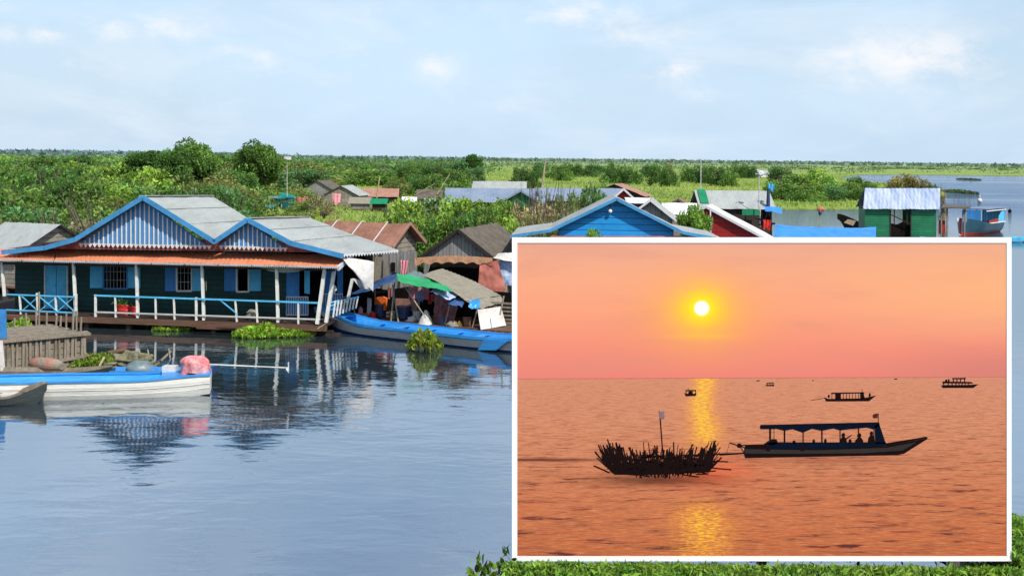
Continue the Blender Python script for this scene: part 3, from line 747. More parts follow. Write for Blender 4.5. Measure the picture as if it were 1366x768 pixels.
# things in the shelter
q_ = B(508, 430, .9)
mb = MB(); mb.prism([B(500, 413, .7), B(513, 414, .7), B(515, 398, .7), B(509, 395, .7), B(503, 396, .7), B(500, 400, .7)], BN * .12)
lv = one('life_vest', mb, M['orangec'], B(507, 414, .7), 'bright orange life vest hanging under the dark blue tarp', 'life vest')
for i, (xx, wpx, lab) in enumerate(((507, 18, 'navy blue plastic barrel, left one of two under the tarp'), (538, 22, 'navy blue plastic barrel, right one of two under the tarp'))):
    b0 = B(xx, 430, .8); b0.z = .34; r = wpx / 2 / F * 42; rt = empty('barrel', b0, lab, 'barrel')
    mb = MB(); pf_ = [(0, .92), (.05, 1), (.25, .98), (.27, 1.03), (.3, .98), (.45, .97)]
    for (z0, k0), (z1, k1) in zip(pf_[:-1], pf_[1:]): mb.tube(b0 + Z * z0, b0 + Z * z1, r * k0, r * k1, 16)
    mb.build('body', M['navy'], rt, smooth=False)
    mb = MB(); mb.tube(b0 + Z * .45, b0 + Z * .49, r * 1.04, r * 1.02, 16); mb.build('lid', M['navy'], rt)
def heap(name, mt, px, py, d, rx, rz, lab, cat, seed=0, cone=0, off=None):
    p = B(px, py, d); mb = MB()
    if cone: 
        mb.grid(lambda u, v: p + Vector((math.cos(6.283 * u) * rx * (1 - v * .85), math.sin(6.283 * u) * rx * .8 * (1 - v * .85), v * rz)) * (1 + .15 * noise.noise(Vector((u * 7, v * 3, seed)))), 20, 10)
    else: mb.ball(p + Z * rz * .7, rx, rx * .8, rz, rough=.6, seed=seed)
    return one(name, mb, M[mt], p, lab, cat, smooth=True)
heap('cloth_bundle', 'tarpw', 568, 437, .1, .33, .62, 'pale grey cloth pile tied to a leaning pole at the front of the raft', 'bundle', 1, 1)
heap('jerrycan', 'yellow', 613, 437, .3, .13, .24, 'yellow plastic container standing beside the maroon curtain', 'container', 2, 1)
heap('clothes_pile', 'dark', 478, 424, .9, .28, .40, 'black bag heaped on the raft under the low end of the blue tarp', 'bag', 4)
heap('clothes_pile', 'rust2', 486, 427, .3, .20, .14, 'tan and orange clothes heaped at the front edge of the raft', 'clothes', 5)
sheet(quadfn(B(489, 424, .5), B(495, 424, .5), B(496, 398, .5), B(490, 397, .5), .04, 6), 8, 14, 'x', M['palewhite'], None)
o_ = col.objects[-1]; o_.name = 'hanging_cloth'; tag(o_, 'black and white patterned cloth hanging beside the orange life vest', 'cloth')
heap('clothes_pile', 'pink', 481, 422, .4, .10, .20, 'small dusty pink garment lying against the black bag', 'clothes', 6)
def pot(xx, yy, off, r, hh, mt, lab, nm='bucket', cat='bucket'):
    b0 = B(xx, yy, off); b0.z = .35; rt = empty(nm, b0, lab, cat)
    mb = MB(); mb.tube(b0, b0 + Z * hh, r * .8, r, 14); mb.build('body', M[mt], rt)
    mb = MB(); mb.tube(b0 + Z * hh, b0 + Z * (hh + .03), r * 1.08, r * 1.08, 14); mb.build('rim', M[mt], rt)
pot(524, 432, .6, .14, .26, 'greyplastic', 'small grey bucket standing between the two navy barrels')
pot(497, 429, .3, .12, .20, 'redplastic', 'small red bucket on the raft under the low end of the blue tarp')
pot(556, 434, .8, .16, .30, 'steel', 'dull metal pot standing right of the navy barrels', 'pot', 'pot')
pot(590, 437, .2, .11, .22, 'tarpd', 'dark blue bucket in front of the maroon curtain')
pot(623, 439, .5, .15, .26, 'rust', 'rusty tin standing at the right end of the raft', 'tin', 'tin')
heap('sack', 'tarpw', 549, 436, .5, .22, .22, 'pale sack lying right of the navy barrels on the raft', 'sack', 11)
heap('sack', 'mat', 603, 438, .1, .22, .16, 'tan sack slumped on the raft edge below the patched tarp', 'sack', 12)
for (xx, yy, w_, h_, mt, lab, sd_) in ((520, 384, 7, 14, 'maroon', 'maroon shirt hanging from the ridge of the blue tarp', 1), (575, 392, 9, 12, 'redplastic', 'red shirt hanging under the green tarp', 2), (560, 388, 7, 16, 'tarpl', 'pale blue towel hanging under the green tarp', 3), (487, 398, 6, 14, 'dark', 'black garment hanging from the low end of the blue tarp', 4)):
    a = B(xx - w_ / 2, yy, 1.1); b_ = B(xx + w_ / 2, yy, 1.2); dn = Z * (-h_ / F * 43)
    mb = MB(); mb.grid(lambda u, v: a.lerp(b_, u) + dn * v * (1 - .15 * math.sin(u * 7 + sd_)) + BN * (.05 * math.sin(u * 12 + sd_)), 12, 8); one('hanging_shirt', mb, M[mt], (a + b_) / 2 + dn, lab, 'clothes', smooth=True)
mb = MB(); mb.path([G(424, 438, .9), B(440, 428, -.3), A(423, 424, .1)], .015, 5); one('mooring_rope', mb, M['rope'], G(430, 436), 'short rope tying the blue bow to the porch corner', 'rope')
# pole with loops between house and shack
def laundry(px, py, d, wpx, hpx, mt, lab, cat='laundry', seed=0):
    a = at(px - wpx / 2, py, d); b_ = at(px + wpx / 2, py + .5, d); mb = MB()
    drop = Z * (-hpx / F * d)
    def fn(u, v):
        p = a.lerp(b_, u) + drop * v * (1 - .18 * math.sin(u * 8 + seed)); return p + Vector((math.sin(v * 3 + u * 2) * .03, .05 * math.sin(u * 14 + seed) + .03 * noise.noise(p * 3), 0))
    mb.grid(fn, 16, 12); return one('laundry', mb, M[mt], (a + b_) / 2 + drop, lab, cat, smooth=True)

# ================================================================== boats
def hull(name_mats, Aw, Bw, w, k, g, parent, n=28, names=('hull',), bands=None, floor=.12, cross=None, thick=.05, inner=None):
    """Aw->Bw waterline axis. w(s) half width, k(s) keel z, g(s) gunwale z. bands: material index for strips bottom->gunwale"""
    Aw, Bw = Vector(Aw), Vector(Bw); T = (Bw - Aw).normalized(); Sd = Z.cross(T); mb = MB()
    prof = cross or [(0, 0), (.55, 0.0), (.80, .30), (.90, .62), (.96, .82), (1.0, 1.0)]
    nm = len(prof)
    for side in (-1, 1):
        for i in range(n):
            s0, s1 = i / n, (i + 1) / n
            def pt(s, j, inn=False):
                c = Aw.lerp(Bw, s); a, b_ = prof[j]; ww = w(s) * a; zz = k(s) + (g(s) - k(s)) * b_
                if inn: ww = max(0, ww - thick); 
                return Vector((c.x, c.y, 0)) + Sd * side * ww + Z * zz
            for j in range(nm - 1):
                mb.mat(bands[j] if bands else 0); mb.add([pt(s0, j), pt(s1, j), pt(s1, j + 1), pt(s0, j + 1)], [[0, 1, 2, 3]])
            mb.mat(inner if inner is not None else (bands[-1] if bands else 0))
            mb.add([pt(s0, nm - 1), pt(s1, nm - 1), pt(s1, nm - 1, True), pt(s0, nm - 1, True)], [[0, 1, 2, 3]])
            f0 = pt(s0, nm - 1, True); f1 = pt(s1, nm - 1, True)
            def fl_(s): c = Aw.lerp(Bw, s); return Vector((c.x, c.y, 0)) + Sd * side * max(0, w(s) * .7 - thick) + Z * (k(s) + min(floor, (g(s) - k(s)) * .6))
            mb.add([f0, f1, fl_(s1), fl_(s0)], [[0, 1, 2, 3]])
            def cc(s): c = Aw.lerp(Bw, s); return Vector((c.x, c.y, k(s) + min(floor, (g(s) - k(s)) * .6)))
            mb.add([fl_(s0), fl_(s1), cc(s1), cc(s0)], [[0, 1, 2, 3]])
    for s in (0, 1):
        mb.mat(bands[0] if bands else 0)
        c = Aw.lerp(Bw, s); P_ = [Vector((c.x, c.y, 0)) + Sd * sd * w(s) * a + Z * (k(s) + (g(s) - k(s)) * b_) for sd, seq in ((-1, prof[::-1]), (1, prof)) for a, b_ in seq]
        if w(s) > .02: mb.poly(P_)
    return mb.build('hull', name_mats, parent, smooth=False), T, Sd
sm = lambda x, a, b_: max(0.0, min(1.0, (x - a) / (b_ - a))) ** 2 * (3 - 2 * max(0.0, min(1.0, (x - a) / (b_ - a))))
# long blue boat
bA, bB = G(424, 438), G(700, 470)
bb = empty('long_boat', (bA + bB) / 2, 'long blue and pale grey wooden boat moored in front of the raft shelter', 'boat')
g1 = lambda s: .40 + .38 * (1 - sm(s, 0, .30)) + .06 * sm(s, .8, 1)
k1 = lambda s: -.08 + .62 * (1 - sm(s, 0, .17)) ** 1.5
w1 = lambda s: .20 + .42 * sm(s, 0, .32) - .12 * sm(s, .7, 1)
_, T1, S1 = hull([M['boatdblue'], M['boatgrey'], M['boatblue']], bA, bB, w1, k1, g1, bb, bands=[0, 0, 1, 1, 2, 2], n=36)
mb = MB()
c = lambda s, z: Vector((bA.lerp(bB, s).x, bA.lerp(bB, s).y, z))
mb.prism([c(0, g1(0) + .01) + S1 * .22, c(0, g1(0) + .01) - S1 * .22, c(.17, g1(.17) + .01) - S1 * w1(.17), c(.17, g1(.17) + .01) + S1 * w1(.17)], Z * .03)
mb.build('bow_deck', M['boatblue'], bb)
for s in (.3, .42, .55, .68, .8): mb = MB(); mb.beam(c(s, g1(s) - .03) - S1 * w1(s) * .95, c(s, g1(s) - .03) + S1 * w1(s) * .95, .14, .04); mb.build('thwart', M['boatblue'], bb)
for sd in (-1, 1):
    mb = MB()
    for i in range(30):
        s0, s1_ = i / 30, (i + 1) / 30; mb.beam(c(s0, g1(s0) + .0) + S1 * sd * (w1(s0) + .01), c(s1_, g1(s1_)) + S1 * sd * (w1(s1_) + .01), .05, .09)
    mb.build('gunwale', M['boatblue'], bb)
mb = MB(); s0 = .87
mb.prism([c(s0, .42) - S1 * (w1(s0) + .02), c(s0 + .10, .42) - S1 * (w1(s0) + .02), c(s0 + .05, .08) - S1 * (w1(s0) + .02), c(s0 - .03, .02) - S1 * (w1(s0) + .02)], -S1 * .05)
mb.build('side_plate', M['boatblue'], bb)
# white and blue boat
wA, wB = G(-60, 532), G(281, 523.5)
wb = empty('long_boat', (wA + wB) / 2, 'white ribbed long boat with a bright blue deck rim moored beside the wooden pen', 'boat')
g2 = lambda s: .47 - .02 * sm(s, .3, .8) + .09 * sm(s, .7, 1); k2 = lambda s: -.06 + .10 * sm(s, .9, 1)
w2 = lambda s: .62 - .16 * sm(s, .6, 1)
_, T2, S2 = hull([M['whitebright'], M['boatgrey'], M['boatblue']], wA, wB, w2, k2, g2, wb, bands=[0, 0, 0, 0, 0, 0], n=30, floor=.40, inner=2,
                 cross=[(0, 0), (.78, 0), (.90, .30), (.96, .60), (.99, .70), (1.0, 1.0)])
c2_ = lambda s, z: Vector((wA.lerp(wB, s).x, wA.lerp(wB, s).y, z))
for sd in (-1, 1):
    mb = MB()
    for (zf, a_, r) in ((.36, .885, .010), (.60, .945, .010)):
        for i in range(24):
            s0, s1_ = i / 24, (i + 1) / 24
            z0, z1 = [k2(s) + (g2(s) - k2(s)) * zf for s in (s0, s1_)]
            mb.beam(c2_(s0, z0) + S2 * sd * (w2(s0) * a_ + .01), c2_(s1_, z1) + S2 * sd * (w2(s1_) * a_ + .01), r * 2, r * 1.6)
    mb.build('rib', M['whitebright'], wb)
for sd in (-1, 1):
    mb = MB()
    for i in range(24):
        s0, s1_ = i / 24, (i + 1) / 24; mb.beam(c2_(s0, g2(s0) + .01) + S2 * sd * (w2(s0) - .03), c2_(s1_, g2(s1_) + .01) + S2 * sd * (w2(s1_) - .03), .12, .04)
    mb.build('gunwale', M['boatblue'], wb)
mb = MB(); mb.prism([c2_(.80, g2(.8)) - S2 * .5, c2_(1.0, g2(1) + .0) - S2 * .43, c2_(1.0, g2(1) + .0) + S2 * .43, c2_(.80, g2(.8)) + S2 * .5], Z * .035); mb.build('stern_deck', M['boatblue'], wb)
mt = empty('longtail_motor', c2_(.93, g2(.93)), 'long-tail motor with a thin pale shaft reaching out past the stern of the white boat', 'motor')
e = at(384, 490.5, 31.9)
mb = MB(); mb.tube(c2_(.93, .78), e, .022, .018, 8); mb.build('shaft', M['tarpw'], mt)
mb = MB()
for a in (0, 2.1, 4.2): mb.prism([e, e + Vector((.02, 0, 0)) + Vector((0, math.sin(a), math.cos(a))) * .16, e + Vector((-.03, 0, 0)) + Vector((.0, math.sin(a + .5), math.cos(a + .5))) * .14], Vector((.01, 0, 0)))
mb.beam(e + Vector((.02, 0, -.13)), e + Vector((.02, 0, .16)), .02, .02); mb.build('propeller', M['tarpw'], mt)
mb = MB(); mb.box(c2_(.93, .66), .35, .28, .24, T2); mb.tube(c2_(.93, .75), c2_(.90, .82), .07); mb.build('engine', M['navy'], mt)
# red cloth over the engine
p = c2_(.935, .54)
def rc(u, v):
    th = u * 6.283; rr = .38 * min(1, v / .55) ** .55 * (1 + .10 * math.sin(th * 6 + v * 4) * v + .16 * noise.noise(Vector((math.cos(th) * 1.5, math.sin(th) * 1.5, v * 2)))); return p + Vector((math.cos(th) * rr, math.sin(th) * rr * .9, .45 * (1 - v ** 1.9) + .05 * math.sin(th * 3) * v))
mb = MB(); mb.grid(rc, 60, 16); M['redcheck'] = mk('faded_red_check', (.62, .07, .09), c2=(.85, .50, .48), scale=4, dirt=.1, rough=.9, bump=.03)
one('cloth_cover', mb, M['redcheck'], p, 'faded red and pink cloth draped over the motor at the stern of the white boat', 'cloth', smooth=True)
def at_onz(px, z, d): q = at(px, 490, d); return Vector((q.x, d, z))
mb = MB(); mb.box(at_onz(227, .58, 32.3), .36, .3, .16); one('foam_box', mb, M['tarpw'], at_onz(227, .50, 32.3), 'white foam box beside the red cloth on the white boat', 'box')
# dark canoe, front left
cA, cB = G(-60, 541), G(50, 537.5)
cn = empty('canoe', (cA + cB) / 2, 'small dark grey wooden canoe with an upturned pointed bow, nearest at the left edge', 'canoe')
g3 = lambda s: .25 + .30 * sm(s, .55, 1.0); k3 = lambda s: -.06 + .50 * sm(s, .86, 1.06); w3 = lambda s: .36 * (1 - sm(s, .5, 1.05)) + .02
cBt = cB + (cB - cA).normalized() * .22
_, T3, S3 = hull([M['boatdark'], M['greywood']], cA, cBt, w3, k3, g3, cn, bands=[0, 0, 0, 0, 1, 1], n=26)
mb = MB(); q_ = Vector((cA.lerp(cBt, .62).x, cA.lerp(cBt, .62).y, .22)); mb.box(q_, .5, .25, .1, T3); one('cloth', mb, M['tarpw'], q_ - Z * .05, 'white folded rag lying in the dark canoe', 'cloth')
for s in (.3, .75): 
    cc_ = cA.lerp(cBt, s); mb = MB(); mb.beam(Vector((cc_.x, cc_.y, g3(s) - .03)) - S3 * w3(s), Vector((cc_.x, cc_.y, g3(s) - .03)) + S3 * w3(s), .12, .03); mb.build('thwart', M['greywood'], cn)
# slim grey sampan behind
sA, sB = Vector((at(-60, 500, 33.2).x, 33.2, 0)), Vector((at(150, 500, 33.4).x, 33.4, 0))
sn = empty('sampan', (sA + sB) / 2, 'slim grey sampan lying between the white boat and the wooden pen', 'boat')
hull([M['boatdark'], M['greywood']], sA, sB, lambda s: .33 * (1 - sm(s, .6, 1)) + .02, lambda s: -.05 + .3 * sm(s, .9, 1), lambda s: .34 + .12 * sm(s, .7, 1), sn, bands=[0, 0, 0, 0, 1, 1])
nA, nB = Vector((at(150, 500, 33.4).x, 33.4, 0)), Vector((at(290, 500, 33.6).x, 33.6, 0))
sn = empty('sampan', (nA + nB) / 2, 'dark blue sampan with nets, half hidden behind the stern of the white boat', 'boat')
hull([M['navy'], M['mblue']], nA, nB, lambda s: .36 * (1 - sm(s, .6, 1)) + .02, lambda s: -.05 + .35 * sm(s, .88, 1), lambda s: .36 + .14 * sm(s, .7, 1), sn, bands=[0, 0, 0, 0, 1, 1])
# net gear on it
mb = MB(); q_ = at_onz(186, .26, 33.9); mb.ball(q_, .42, .34, .26, vmax=.55, rough=.2)
one('plastic_cover', mb, M['greyplastic'], q_, 'rounded blue-grey plastic cover on the boat behind the blue deck rim', 'cover', smooth=True)
nt = empty('net_pile', at_onz(187, .3, 34.8), 'brown-green fishing net hung over short stakes behind the white boat', 'net')
def netf(u, v): 
    x = 166 + u * 38; top = 470 + 4 * abs(math.sin(u * 9.5)) + (6 if u < .1 or u > .92 else 0); a = at(x, top, 34.9); b_ = at(x, 496, 34.6); return a.lerp(b_, v) + Vector((0, .08 * math.sin(u * 25 + v * 4), 0))
mb = MB(); mb.grid(netf, 40, 8); mb.build('net', M['net'], nt, smooth=True)
mb = MB()
for (a, b_) in (((173, 468), (171, 496)), ((186, 465), (188, 496)), ((197, 466), (203, 496)), ((166, 475), (164, 496))): mb.tube(at(*a, 34.85), at(*b_, 34.7), .018)
mb.build('stake', M['bamboo'], nt)
st = empty('stick_bundle', at_onz(215, .3, 34.6), 'crossed grey sticks leaning at the stern beside the fishing net', 'sticks')
for (a, b_, r) in (((229, 468), (203, 492), .035), ((228, 478), (220, 492), .02), ((225, 465), (227, 478), .02), ((205, 484), (216, 480), .02)):
    mb = MB(); mb.tube(at(*a, 34.6), at(*b_, 34.4), r, r * 1.2); mb.build('stick', M['greywood'], st)
mb = MB(); mb.tube(at(139, 476, 34.5), at(128, 497, 34.2), .035, .03, 6); one('pole', mb, M['bamboo'], at(128, 497, 34.2), 'pale cut bamboo leaning up out of the water plants beside the pen', 'pole')
mb = MB(); mb.tube(at(143, 470.5, 36.2), at(168, 466.5, 36.6), .06, .07, 8); one('driftwood', mb, M['brownwood'], at(155, 470, 36.4), 'short brown log sticking out above the water plants', 'log')
mb = MB(); q_ = at_onz(176, .30, 34.6); mb.ball(q_, .55, .35, .24, vmax=.6, rough=1.1, seed=5, nu=40, nv=20); one('net_heap', mb, M['net'], q_, 'lumpy brown heap of fishing net behind the rounded plastic cover', 'net')
# wicker drum
dr_ = empty('fish_trap', at_onz(62, .3, 33.7), 'brown and white wicker drum lying on its side in front of the pen', 'basket')
mb = MB(); a, b_ = at_onz(42, .42, 33.9), at_onz(83, .40, 33.5); ax_ = (b_ - a)
for k in range(14):
    f0, f1 = k / 14, (k + 1) / 14; rr = lambda f: .19 * (1 - (2 * f - 1) ** 4 * .45); mb.mat(1 if k in (5, 6, 12, 13) else 0); mb.tube(a.lerp(b_, f0), a.lerp(b_, f1), rr(f0), rr(f1), 16)
mb.build('basket_wall', [M['rust2'], M['mat']], dr_)
# ================================================================== wooden pen
pA, pB = G(3, 501), G(113, 489)
Pn = Plane(pA, pB); pN, pX = Pn.N, Pn.X; PH = 1.0
pen = empty('wooden_pen', (pA + pB) / 2 + pN, 'weathered grey wooden fish pen with a flat plank top at the left edge', 'pen')
L = (pB - pA).length
mb = MB()
a0 = pA - pX * 1.6
for k in range(5):
    z = .06 + k * .19; mb.prism([a0 + Z * z, pB + Z * z, pB + Z * (z + .17), a0 + Z * (z + .17)], pN * .03)
    mb.prism([pB + Z * z, pB + pN * 2.6 + Z * z, pB + pN * 2.6 + Z * (z + .17), pB + Z * (z + .17)], -pX * .03)
mb.build('wall_board', M['greywood'], pen)
n = 19
for k in range(n):
    p = pA.lerp(pB, k / (n - 1)) - pN * .05 + pX * rnd.uniform(-.03, .03); top = PH + rnd.uniform(-.02, .02)
    mb = MB(); mb.beam(p - Z * .2, p + Z * (top - .05) + pX * rnd.uniform(-.03, .03), rnd.uniform(.05, .09), .05, up=pN); mb.build('post', M['greywood'], pen)
mb = MB(); 
for j in range(3): mb.beam(a0 + Z * (PH - .02 + .0 * j) - pN * (.10 - j * .11), pB + pX * .12 + Z * (PH - .02 + .015 * j) - pN * (.10 - j * .11), .09, .07)
mb.build('top_rail', M['greywood'], pen)
for k in range(12):
    o_ = pN * (.25 + k * .215); z = PH - .03 + rnd.uniform(-.015, .015)
    mb = MB(); mb.beam(a0 + o_ + Z * z, pB + o_ + pX * rnd.uniform(-.15, .1) + Z * z, .20, .035); mb.build('top_plank', M['greywood'], pen)
for (px, h_, off) in ((48, .55, 2.5), (62, .42, 2.4), (74, .30, 2.3), (88, .33, 2.2), (97, .62, .6), (107, .45, .3), (52, 1.0, 2.75), (35, .38, 2.7), (18, .25, 2.7), (80, .25, 2.4), (102, .5, 1.4)):
    p = Pn(px, 450, off); p.z = PH - .3; mb = MB(); mb.beam(p, p + Z * (h_ + .3) + pX * rnd.uniform(-.03, .03), .05, .05, up=pN); mb.build('stake', M['greywood'], pen)
mb = MB(); q0 = pB + pX * .1 - pN * .1
mb.beam(q0 - pX * .9 + Z * .28, q0 + pX * .2 + Z * .34, .08, .08); mb.beam(q0 - pX * .9 + Z * .1, q0 + pX * .2 + Z * .16, .08, .08); mb.beam(q0 + pX * .15, q0 + pX * .15 + Z * .45, .06, .06, up=pN)
mb.build('step', M['greywood'], pen)
bp = at(-10, 415, 34.2); mb = MB(); mb.prism([at(-40, 453, 34.2), at(8.5, 451, 34.2), at(7.5, 413, 34.2), at(-40, 411, 34.2)], Vector((.0, .05, 0)))
one('blue_board', mb, M['mblue'], at(-10, 452, 34.2), 'faded blue painted board standing on the pen at the left edge', 'board')
mb = MB(); mb.tube(at(-1, 455, 33.6), at(3, 497, 33.6), .10, .09, 8); one('float_drum', mb, M['tarpw'], at(3, 497, 33.6), 'dirty white upright float tube at the left edge in front of the pen', 'float')
# ================================================================== huts and houses further back
def hut(name, apex, w, h, L, yaw, roof, wall, label, cat='hut', z0=.35, over=.28, wl=None, hl=None, zw=None, ridge_open=False, pitch=.2, trim=None, group=None, deck=True, win=0, smooth=True, wing=None, th=.03):
    """apex = (px, py, distance) of the near ridge end; w,h right slope; wl,hl left slope; yaw of the ridge"""
    wl = wl or w; hl = hl or h; Ap = at(*apex); ya = math.radians(yaw)
    a = Vector((math.sin(ya), math.cos(ya), 0)); g = Vector((math.cos(ya), -math.sin(ya), 0))
    root = empty(name, (Ap.x + a.x * L / 2, Ap.y + a.y * L / 2, 0), label, cat, group)
    E1 = Ap + g * w - Z * h; E2 = Ap - g * wl - Z * hl
    mb = MB()
    mb.corr(E1, E1 + a * L, Ap + a * L, Ap, pitch, .008, 6, .04); mb.corr(E2 + a * L, E2, Ap, Ap + a * L, pitch, .008, 6, .04)
    if wing:
        for (sg, E) in ((1, E1), (-1, E2)):
            q = E + g * sg * wing[0] - Z * wing[1]
            if sg > 0: mb.corr(q, q + a * L, E + a * L, E, pitch, .014, 4, .03)
            else: mb.corr(q + a * L, q, E, E + a * L, pitch, .014, 4, .03)
    mb.build('roof', M[roof], root, smooth=smooth)
    if trim:
        mb = MB(); ch = [E2, Ap, E1]
        if wing: ch = [E2 - g * wing[0] - Z * wing[1]] + ch + [E1 + g * wing[0] - Z * wing[1]]
        for p, q in zip(ch[:-1], ch[1:]): mb.beam(p - a * .02 - Z * .03, q - a * .02 - Z * .03, .05, .13)
        mb.build('barge_board', M[trim], root)
    # walls, set in under the roof
    mb = MB(); s1 = h / w; s2 = hl / wl; iw, il = w - over, wl - over
    F0 = Ap + a * over; B0 = Ap + a * (L - over)
    for (P, nrm) in ((F0, a), (B0, a)):
        r1 = P + g * iw - Z * (s1 * iw + .05); r2 = P - g * il - Z * (s2 * il + .05)
        b1 = Vector((r1.x, r1.y, z0)); b2 = Vector((r2.x, r2.y, z0))
        mb.prism([b2, b1, r1, P - Z * .05, r2], nrm * .04)
    for sg, ww, ss in ((1, iw, s1), (-1, il, s2)):
        p = F0 + g * sg * ww; q = B0 + g * sg * ww; zt = Ap.z - ss * ww - .05
        mb.prism([Vector((p.x, p.y, z0)), Vector((q.x, q.y, z0)), Vector((q.x, q.y, zt)), Vector((p.x, p.y, zt))], g * (-sg) * .04)
    mb.build('wall', M[wall], root)
    if win:
        c = F0 - a * .03 - Z * (h + .35); mb = MB(); mb.prism([c - g * .3 - Z * .3, c + g * .3 - Z * .3, c + g * .3 + Z * .3, c - g * .3 + Z * .3], a * .02); mb.build('window', M['dark'], root)
    if deck:
        mb = MB(); c = Vector((Ap.x, Ap.y, z0 - .05)) - a * .5; ww = w + .1; wl_ = wl + .1
        mb.prism([c - g * wl_, c + g * ww, c + g * ww + a * (L + .8), c - g * wl_ + a * (L + .8)], Z * .06)
        for k in range(4): mb.tube(c - g * wl_ + a * k * (L / 3.2) - Z * .15, c + g * ww + a * k * (L / 3.2) - Z * .15, .16, n=6)
        mb.build('deck', M['brownwood'], root)
    root['_a'] = 0; del root['_a']
    return root, Ap, a, g

hut('hut', (81, 299, 56), 2.6, 1.25, 3.5, -66, 'roofgrey', 'thatchwall', 'low hut with pale grey roof and patched gable behind the blue house\'s left end', over=.35)
hb, Ap, a_, g_ = hut('hut', (546, 298, 58), 1.9, 1.05, 4.6, -70, 'rust', 'thatchwall', 'hut with long rusty brown roof and grey patched gable, right behind the blue house', over=.35, pitch=.3)
mb = MB(); mb.beam(Ap - g_ * 1.9 - Z * 1.05 - a_ * .06, Ap - a_ * .06, .05, .12); mb.beam(Ap + g_ * 1.9 - Z * 1.05 - a_ * .06, Ap - a_ * .06, .06, .16); mb.build('barge_board', M['rust2'], hb)
mb = MB()
for f in (.25, .55, .85): mb.beam(Ap + a_ * 4.6 * f + Z * .05, Ap + a_ * 4.6 * f - g_ * 1.9 - Z * 1.0, .04, .03)
mb.build('roof_batten', M['palewhite'], hb)
gwh, Ap, a_, g_ = hut('hut', (610.6, 306, 50), 1.75, 1.27, 6.0, 15, 'oldroof', 'greyboard', 'grey plank hut with dark weathered roof and thatch porch, next to the picture panel', over=.2, trim='darkwood', z0=.5, pitch=.5)
C_ = Plane(at(556, 350, 49.2), at(683, 352, 48.6))
mb = MB()
for k in range(3):
    mb.grid(lambda u, v: C_(553 + 104 * u, 353 + 1.5 * math.sin(u * 40) * v - 9 * (1 - v) - 3 * math.sin(u * 3.14), -.9 + (1 - v) * (.7 + .1 * k) + .05 * noise.noise(Vector((u * 30, v * 9, k)))), 60, 8)
mb.build('porch_roof', M['thatch'], gwh)
mb = MB(); mb.prism([C_(560, 400, .3), C_(655, 402, .3), C_(655, 350, .3), C_(575, 350, .3)], C_.N * .03); mb.build('doorway', M['dark'], gwh)
for i, (pts, mt, lab) in enumerate((
    (((637, 392), (678, 398), (664, 347), (640, 352)), 'redcloth', None), (((668, 378), (700, 385), (700, 350), (662, 348)), 'tarpl', None))):
    q = [C_(*p, -.9 + .25 * i) for p in pts]
    mb = MB(); f_ = quadfn(*q, .07, 2.5); mb.grid(f_, 20, 16); mb.build('side_curtain' , M[mt], gwh, smooth=True, label='salmon red sheet' if i == 0 else 'torn blue and white sheet')
mb = MB(); mb.cloth(C_(658, 344, -.9), C_(690, 350, -.9), C_(690, 336, .2), C_(664, 338, .2), 0, .05); mb.build('plastic_sheet', M['tarpw'], gwh, smooth=True)
mb = MB(); mb.beam(C_(676, 380, -1.1), C_(672, 412, -1.1), .05, .05); mb.build('post', M['bamboo'], gwh)
# shack side seen between blue house and raft (grey boards, window, stilts)
hb2 = empty('hut_porch', at(495, 380, 52) * 1, 'grey board lean-to with a small dark window under the rusty brown roof', 'lean-to'); hb2.location.z = 0
D_ = Plane(at(496, 350, 53.5), at(555, 350, 53.0))
mb = MB(); mb.prism([D_(510, 386), D_(556, 388), D_(556, 336), D_(510, 334)], D_.N * .05); mb.build('wall', M['greyboard'], hb2)
mb = MB(); mb.prism([D_(498, 384, -.4), D_(511, 385, -.4), D_(511, 343, -.4), D_(500, 343, -.4)], D_.N * .05); mb.build('door_screen', M['mat'], hb2)
mb = MB(); mb.prism([D_(521.5, 362, -.06), D_(527, 362, -.06), D_(527, 350, -.06), D_(521.5, 350, -.06)], D_.N * .03); mb.build('window', M['dark'], hb2)
for x in (498, 503, 516, 548): mb = MB(); mb.beam(D_(x, 338, -.6), D_(x - 3, 385, -.6), .06, .06, up=D_.N); mb.build('post', M['greywood'], hb2)
mb = MB(); mb.prism([D_(450, 392, -1.2), D_(560, 398, -1.2), D_(560, 388, 1.5), D_(450, 384, 1.5)], -Z * .1)
for k in range(3): mb.beam(D_(455, 388 + k * 5, -1.25), D_(520, 391 + k * 5, -1.25), .06, .06)
mb.build('deck', M['brownwood'], hb2)
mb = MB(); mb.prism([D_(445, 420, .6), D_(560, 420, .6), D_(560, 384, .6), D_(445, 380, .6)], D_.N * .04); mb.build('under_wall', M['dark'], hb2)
laundry(539, 347, 51.5, 9, 18, 'pink', 'bright pink garment hanging on the grey wall above the raft shelter', 'laundry')

